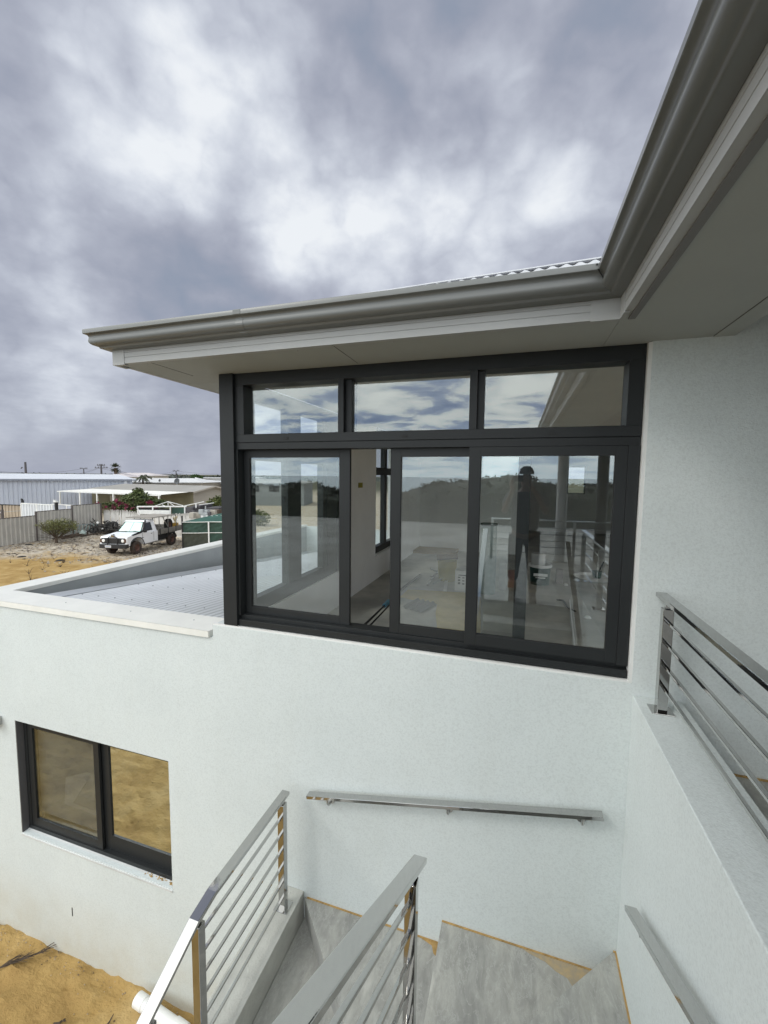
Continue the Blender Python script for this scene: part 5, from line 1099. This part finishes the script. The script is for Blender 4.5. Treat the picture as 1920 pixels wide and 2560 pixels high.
q = MB(); q.add([on_ws(-.97, .05, .012), on_ws(.97, .05, .012), on_ws(.97, .97, .012), on_ws(-.97, .97, .012)], [(0, 1, 2, 3)]); q.build('windscreen_surround', RUBBER, ut)
ss = mat('silver_sunshade', (.55, .80, .74), .3, .2, var=.10, vs=3)
q = MB(); q.add([on_ws(-.90, .12, .018), on_ws(-.02, .10, .018), on_ws(-.02, .92, .018), on_ws(-.86, .90, .018)], [(0, 1, 2, 3)]); q.add([on_ws(.02, .10, .018), on_ws(.90, .12, .018), on_ws(.86, .90, .018), on_ws(.02, .92, .018)], [(0, 1, 2, 3)]); q.build('windscreen', ss, ut)
for s_ in (-.45, .30): q = MB(); q.bar(on_ws(s_-.2, .06, .03), on_ws(s_+.25, .13, .03), .015, .015); q.build('wiper', RUBBER, ut)
DG = mat('dark_side_glass', (.015, .02, .022), .1)
for sg in (-1, 1):
    def sd(x, z, off=.012):  # point on the side glass plane
        tt = (z-1.2)/.63; return (x, sg*(.80-.15*tt+off), z)
    q = MB(); q.add([sd(-.66, 1.26), sd(-1.52, 1.27), sd(-1.50, 1.76), sd(-1.08, 1.76)], [(0, 1, 2, 3)] if sg < 0 else [(3, 2, 1, 0)]); q.build('side_window', DG, ut)
    y = sg*(hw+.004)
    q = MB(); q.box(-1.54, -.52, min(y, y-sg*.01), max(y, y-sg*.01)+.0, .60, 1.17); dr = q.build('door', PAINT, ut, bevel=.004)
    q = MB(); q.box(-1.42, -1.28, y-.012*(sg < 0), y+.012*(sg > 0)+.001, 1.06, 1.09); q.build('door_handle', RUBBER, dr)
    q = MB(); q.box(-.62, -.44, y-.004, y+.004, .90, .93); q.build('badge', RUBBER, ut)
    for xg in (-.50, -1.56): MB().box(xg-.006, xg+.006, y-.004, y+.004, .58, 1.18).build('door_gap', RUBBER, ut)
    MB().box(-.72, -.60, sg*.86-.02, sg*.86+.12*sg+.02 if sg > 0 else sg*.86+.02, 1.22, 1.36).build('mirror', RUBBER, ut, bevel=.015) if sg > 0 else MB().box(-.72, -.60, -1.0, -.86, 1.22, 1.36).build('mirror', RUBBER, ut, bevel=.015)
    # flare
    q = MB(); ys_ = (sg*hw, sg*(hw+.05)); pts_ = [(.56, .55), (.49, .78), (.30, .93), (0, .99), (-.30, .94), (-.50, .82), (-.60, .62), (-.66, .48)]
    q.tube([(x, sg*(hw+.01), z) for x, z in pts_], .030, 6); q.build('flare', RUBBER, ut, smooth=True)
    MB().bar((-.7, sg*.80, .48), (-2.75, sg*.80, .48), .10, .06).build('side_step', TRAYM, ut)
# snorkel down the near pillar
q = MB(); q.tube([(.35, .80, 1.15), (-.38, .80, 1.25), (-.62, .82, 1.33), (-1.04, .67, 1.90)], [.05, .07, .065, .05], 8); q.build('snorkel', RUBBER, ut, smooth=True)
q = MB(); q.box(.79, .86, -.72, .72, .72, 1.05); q.build('grille', mat('black_grille', (.015, .015, .016), .5), ut, bevel=.01)
q = MB()
for k in range(4): q.box(.86, .872, -.45, .45, .76+.07*k, .775+.07*k)
q.build('grille_bar', mat('grille_bar', (.06, .06, .06), .4), ut)
for y in (-.60, .60): q = MB(); q.lathe([(0, .03), (.08, .025), (.10, 0)], (0, 0, 0), 16); q.build('headlight', WPLASTIC, ut, xf=Matrix.Translation((.862, y, .90)) @ Matrix.Rotation(math.pi/2, 4, 'Y'))
MB().box(.85, .87, .70, .80, .80, 1.0).build('indicator', mat('amber_lens', (.10, .05, .03), .3), ut); MB().box(.85, .87, -.80, -.70, .80, 1.0).build('indicator', MT['amber_lens'], ut)
q = MB(); q.prism([(.72, -.88), (.93, -.82), (.97, -.5), (.97, .5), (.93, .82), (.72, .88)], .46, .70); q.build('bull_bar', mat('black_bar', (.02, .02, .022), .45), ut, bevel=.02)
q = MB(); q.tube([(.92, -.30, .68), (.91, -.30, 1.05), (.89, -.2, 1.12), (.89, .2, 1.12), (.91, .30, 1.05), (.92, .30, .68)], .03, 8); q.build('bar_loop', MT['black_bar'], ut, smooth=True)
q = MB(); q.lathe([(0, .05), (.09, .04), (.10, -.06), (0, -.08)], (0, 0, 0), 14); q.build('driving_light', STEEL, ut, xf=Matrix.Translation((.92, .05, 1.20)) @ Matrix.Rotation(math.pi/2, 4, 'Y'))
MB().box(.97, .98, -.42, -.05, .52, .64).build('number_plate', WPLASTIC, ut); q = MB()
for k in range(6): q.box(.981, .983, -.39+.055*k, -.355+.055*k, .555, .61)
q.build('plate_marks', mat('plate_blue', (.10, .14, .30), .6), ut)
def wheel(x, y):
    q = MB(); R_ = .385; W_ = .125
    q.lathe([(.21, -W_*.8), (.30, -W_), (.36, -W_), (R_, -W_*.7), (R_, W_*.7), (.36, W_), (.30, W_), (.21, W_*.8)], (0, 0, 0), 28); X_ = Matrix.Translation((x, y, R_)) @ Matrix.Rotation(math.pi/2, 4, 'X')
    wh = q.build('wheel', DUSTY, ut, xf=X_, smooth=True); q = MB(); q.lathe([(0, -.05), (.07, -.06), (.08, -.02), (.16, -.01), (.21, -.09), (.215, .09), (.16, .01), (.08, .02), (.07, .06), (0, .05)], (0, 0, 0), 20); q.build('rim', DRUST, wh, xf=X_, smooth=True)
for x in (0, wbs):
    for y in (-.76, .76): wheel(x, y)
MB().box(-4.3, .6, -.42, .42, .42, .62).build('chassis', RUBBER, ut); MB().box(-2.9, -2.15, .45, .78, .48, .86).build('under_tray_box', RUBBER, ut, bevel=.02)
MB().box(-4.62, -2.05, -.92, .92, .90, .96).build('tray_floor', TRAYM, ut)
for k in range(3):
    x0 = -2.08-.84*k
    for sg in (-1, 1): MB().box(x0-.82, x0, sg*.92-.02, sg*.92+.02, .965, 1.24).build('tray_gate', TRAYM, ut, bevel=.006)
    for sg in (-1, 1): MB().box(x0-.02, x0+.02, sg*.92-.035, sg*.92+.035, .90, 1.27).build('gate_post', RUBBER, ut)
MB().box(-4.64, -4.60, -.92, .92, .965, 1.24).build('tail_gate', TRAYM, ut)
for sg in (-1, 1): q = MB(); q.tube([(wbs+.50, sg*.76, .60), (wbs+.42, sg*.76, .80), (wbs+.1, sg*.76, .86), (wbs-.3, sg*.76, .84), (wbs-.52, sg*.76, .50)], .10, 6); q.build('mud_guard', RUBBER, ut)
q = MB()
for a in (((-2.12, -.85, .96), (-2.12, -.85, 2.02)), ((-2.12, .85, .96), (-2.12, .85, 2.02)), ((-4.0, -.85, 1.2), (-3.9, -.85, 2.02)), ((-4.0, .85, 1.2), (-3.9, .85, 2.02)), ((-3.05, .85, 1.2), (-3.05, .85, 2.02)), ((-3.05, -.85, 1.2), (-3.05, -.85, 2.02)),
          ((-1.35, -.85, 2.02), (-3.9, -.85, 2.02)), ((-1.35, .85, 2.02), (-3.9, .85, 2.02)), ((-1.35, -.85, 2.02), (-1.35, .85, 2.02)), ((-3.9, -.85, 2.02), (-3.9, .85, 2.02)), ((-2.12, -.85, 2.02), (-2.12, .85, 2.02)), ((-2.12, .4, .96), (-2.12, .4, 2.02)), ((-2.12, -.4, .96), (-2.12, -.4, 2.02)), ((-2.12, -.85, 1.5), (-2.12, .85, 1.5)), ((-3.05, .85, 1.25), (-2.5, .85, 2.0))): q.bar(a[0], a[1], .035, .035)
for k in range(9): q.bar((-1.5-.27*k, -.85, 2.02), (-1.5-.27*k, .85, 2.02), .02, .02)
q.build('ladder_rack', TRAYM, ut)
MB().box(-3.85, -1.40, -.80, .80, 2.035, 2.045).build('mesh_deck', mat('rack_mesh', (.33, .30, .26), .8), ut)
UM = Matrix.Translation((-22.35, 19.1, -H)) @ Matrix.Rotation(math.atan2(-.98, .2), 4, 'Z')
def uthing(name, label, cat, loc): p_ = UM @ Vector(loc); return thing(name, label, cat, p_)
t_ = uthing('spare_wheel', 'muddy spare wheel standing upright in the tray of the ute', 'wheel', (-3.45, .55, .97)); X_ = UM @ Matrix.Translation((-3.45, .60, 1.38)) @ Matrix.Rotation(math.pi/2, 4, 'X') @ Matrix.Rotation(.12, 4, 'Y')
q = MB(); q.lathe([(.21, -.1), (.30, -.125), (.37, -.12), (.40, -.08), (.40, .08), (.37, .12), (.30, .125), (.21, .1)], (0, 0, 0), 28); q.build('tyre', RUBBER, t_, xf=X_, smooth=True)
q = MB(); q.lathe([(0, -.05), (.16, -.02), (.21, -.09), (.215, .09), (.16, .02), (0, .05)], (0, 0, 0), 20); q.build('rim', DRUST, t_, xf=X_, smooth=True)
t_ = uthing('jerry_can', 'yellow can at the rear of the ute tray', 'can', (-4.15, .6, .97)); q = MB(); q.box(-4.32, -4.02, .50, .80, .97, 1.42); q.build('can', mat('mustard_plastic', (.42, .25, .04), .5), t_, bevel=.03, xf=UM); q = MB(); q.tube([(-4.1, .65, 1.4), (-4.3, .65, 1.85)], [.05, .08], 8); q.tube([(-4.2, .65, 1.4), (-4.05, .6, 1.8)], [.04, .06], 8); q.build('spout', mat('cream_plastic', (.6, .5, .3), .5), t_, xf=UM)
t_ = uthing('tray_toolbox', 'dirty grey drum and box behind the cab of the ute', 'toolbox', (-2.5, .5, .97)); q = MB(); q.box(-2.62, -2.2, .35, .85, .97, 1.30); q.build('box', TRAYM, t_, bevel=.03, xf=UM); q = MB(); q.tube([(-2.75, .3, 1.0), (-2.75, .3, 1.45)], .18, 14); q.build('drum', mat('drum_grey', (.2, .19, .17), .7), t_, xf=UM)

# ================================================================== seaward side, behind the viewer
random.seed(60); q = MB(); SCRUB = leafmat('coastal_scrub_leaf', (.085, .095, .060), (.035, .042, .030))
def hump(x): return 3.9+.75*math.sin(x*.11+.8)+.55*math.sin(x*.27+2.0)+.25*math.sin(x*.7)
vs3 = []; X_n = 120; Y_n = 9
for j in range(Y_n):
    for i in range(X_n+1):
        x = -90+190*i/X_n; yy = -38-1.8*j; hh = hump(x+j*.6)*math.sin(math.pi*(j+.3)/(Y_n-.4))**.5 if 0 < j < Y_n-1 else 0
        vs3.append((x, yy, -H-.2+max(0, hh)+.5*noise.noise(Vector((x*.5, yy*.5, 1)))*(hh > 0)))
q.add(vs3, [(j*(X_n+1)+i, (j+1)*(X_n+1)+i, (j+1)*(X_n+1)+i+1, j*(X_n+1)+i+1) for j in range(Y_n-1) for i in range(X_n)])
for i in range(900):
    x = random.uniform(-60, 70); j = random.uniform(.5, Y_n-3); hh = hump(x+j*.6)*math.sin(math.pi*(j+.3)/(Y_n-.4))**.5; leaves(q, (x, -38-1.8*j, -H-.2+hh), (1.0, .8, .45), 22, .22, shell=.2)
tag(q.build('coastal_scrub', SCRUB), 'dark dune scrub between the street and the sea, reflected in the panes', 'scrub', kind='stuff')

# the photographer, seen only as a reflection
SKIN = mat('skin', (.20, .12, .085), .55); SHIRT = mat('dark_shirt', (.035, .04, .045), .85); TROUS = mat('dark_work_trousers', (.025, .028, .035), .9); BOOT = mat('brown_boot', (.05, .035, .025), .7); SOCK = mat('striped_sock', (.16, .11, .05), .9)
def skinned(name, verts, edges, radii, m_, parent, sub=2, root=0):
    o0 = ORG[parent.name]; me = bpy.data.meshes.new(name); me.from_pydata([Vector(v_)-o0 for v_ in verts], edges, []); me.update()
    o_ = bpy.data.objects.new(name, me); COL.objects.link(o_); o_.parent = parent; ORG[o_.name] = o0; me.materials.append(m_)
    sk = o_.modifiers.new('skin', 'SKIN'); sk.use_smooth_shade = True
    for i, r_ in enumerate(radii): dv = me.skin_vertices[0].data[i]; dv.radius = (r_, r_) if not isinstance(r_, tuple) else r_; dv.use_root = (i == root)
    sb = o_.modifiers.new('sub', 'SUBSURF'); sb.levels = sub; sb.render_levels = sub; return o_
px_, py_ = .10, -.36; F0 = -1.63
person = thing('person', 'person in dark cap and clothes holding up a phone, reflected in the right pane', 'person', (px_, py_, F0))
V_ = [(px_, py_, F0+.95), (px_, py_, F0+1.15), (px_, py_+.01, F0+1.36), (px_, py_+.02, F0+1.46), (px_, py_+.03, F0+1.53), (px_, py_+.05, F0+1.60), (px_, py_+.05, F0+1.69)]
E_ = [(0, 1), (1, 2), (2, 3), (3, 4), (4, 5), (5, 6)]; R_ = [(.13, .10), (.11, .09), (.14, .09), (.07, .07), (.055, .055), (.085, .095), (.075, .085)]
for sg, hx, hz in ((-1, -.085, -.03), (1, .085, -.02)):
    b = len(V_); V_ += [(px_+sg*.17, py_, F0+1.40), (px_+sg*.27, py_+.05, F0+1.17), (px_+sg*.13-.03, py_+.26, -.15), (hx, -.045, hz)]; E_ += [(2, b), (b, b+1), (b+1, b+2), (b+2, b+3)]; R_ += [.058, .046, .032, .034]
    for k in range(4):
        c = len(V_); V_ += [(hx*.95, -.035, hz+.03-.02*k), (hx*.80, -.024, hz+.032-.02*k), (hx*.60, -.024, hz+.030-.02*k)]; E_ += [(b+3, c), (c, c+1), (c+1, c+2)]; R_ += [.009, .0085, .007]
    c = len(V_); V_ += [(hx*.8, -.06, hz-.03), (hx*.6, -.05, hz-.02)]; E_ += [(b+3, c), (c, c+1)]; R_ += [.011, .009]
for sg in (-1, 1):
    b = len(V_); V_ += [(px_+sg*.10, py_, F0+.88), (px_+sg*.12, py_+.02, F0+.48), (px_+sg*.13, py_, F0+.10), (px_+sg*.14, py_+.10, F0+.04)]; E_ += [(0, b), (b, b+1), (b+1, b+2), (b+2, b+3)]; R_ += [.095, .062, .042, .035]
skinned('body', V_, E_, R_, SKIN, person)
skinned('shirt', [(px_, py_, F0+.84), (px_, py_, F0+1.15), (px_, py_+.01, F0+1.37), (px_, py_+.01, F0+1.44), (px_-.18, py_, F0+1.39), (px_-.25, py_+.04, F0+1.22), (px_+.18, py_, F0+1.39), (px_+.25, py_+.04, F0+1.22)],
        [(0, 1), (1, 2), (2, 3), (2, 4), (4, 5), (2, 6), (6, 7)], [(.20, .16), (.20, .155), (.21, .14), (.09, .09), .095, .085, .095, .085], SHIRT, person)
skinned('trousers', [(px_, py_, F0+.96), (px_-.10, py_, F0+.84), (px_-.12, py_+.02, F0+.48), (px_-.13, py_, F0+.24), (px_+.10, py_, F0+.84), (px_+.12, py_+.02, F0+.48), (px_+.13, py_, F0+.24)],
        [(0, 1), (1, 2), (2, 3), (0, 4), (4, 5), (5, 6)], [(.175, .13), .115, .085, .07, .115, .085, .07], TROUS, person)
for sg in (-1, 1):
    MB().tube([(px_+sg*.13, py_, F0+.12), (px_+sg*.13, py_, F0+.24)], .055, 14).build('sock', SOCK, person, smooth=True)
    q = MB(); q.prof([(-.11, 0), (.19, 0), (.20, .05), (.12, .09), (.04, .12), (.03, .16), (-.08, .16), (-.10, .05)], (px_+sg*.13-.045, py_, F0), (px_+sg*.13+.045, py_, F0), (0, 1, 0), (0, 0, 1)); q.build('boot', BOOT, person, bevel=.015)
q = MB(); q.lathe([(0, .098), (.045, .09), (.078, .06), (.09, .02), (.092, -.01)], (px_, py_+.045, F0+1.69), 20); q.build('cap', SHIRT, person, smooth=True); MB().add([(px_-.07, py_+.13, F0+1.69), (px_+.07, py_+.13, F0+1.69), (px_+.05, py_+.22, F0+1.675), (px_-.05, py_+.22, F0+1.675), (px_-.07, py_+.13, F0+1.70), (px_+.07, py_+.13, F0+1.70), (px_+.05, py_+.22, F0+1.685), (px_-.05, py_+.22, F0+1.685)], [(0, 1, 2, 3), (7, 6, 5, 4), (0, 4, 5, 1), (1, 5, 6, 2), (2, 6, 7, 3), (3, 7, 4, 0)]).build('cap_brim', SHIRT, person)
for sg in (-1, 1): MB().lathe([(0, -.010), (.010, 0), (0, .010)], (px_+sg*.033, py_+.138, F0+1.655), 8).build('eye', RUBBER, person)
q = MB(); q.add([(px_, py_+.135, F0+1.66), (px_-.015, py_+.14, F0+1.615), (px_+.015, py_+.14, F0+1.615), (px_, py_+.162, F0+1.62)], [(0, 1, 3), (0, 3, 2), (1, 2, 3)]); q.build('nose', SKIN, person)
MB().box(px_-.022, px_+.022, py_+.136, py_+.143, F0+1.585, F0+1.592).build('mouth', mat('lips', (.2, .09, .08), .6), person)
for sg in (-1, 1): MB().box(px_+sg*.088-.008, px_+sg*.088+.008, py_+.03, py_+.06, F0+1.61, F0+1.66).build('ear', SKIN, person, bevel=.006)
tag(MB().box(-.070, .070, -.030, -.021, -.045, .030).build('phone', mat('phone_black', (.01, .01, .012), .2), bevel=.004), 'black phone held up in both hands at eye height, reflected', 'phone')
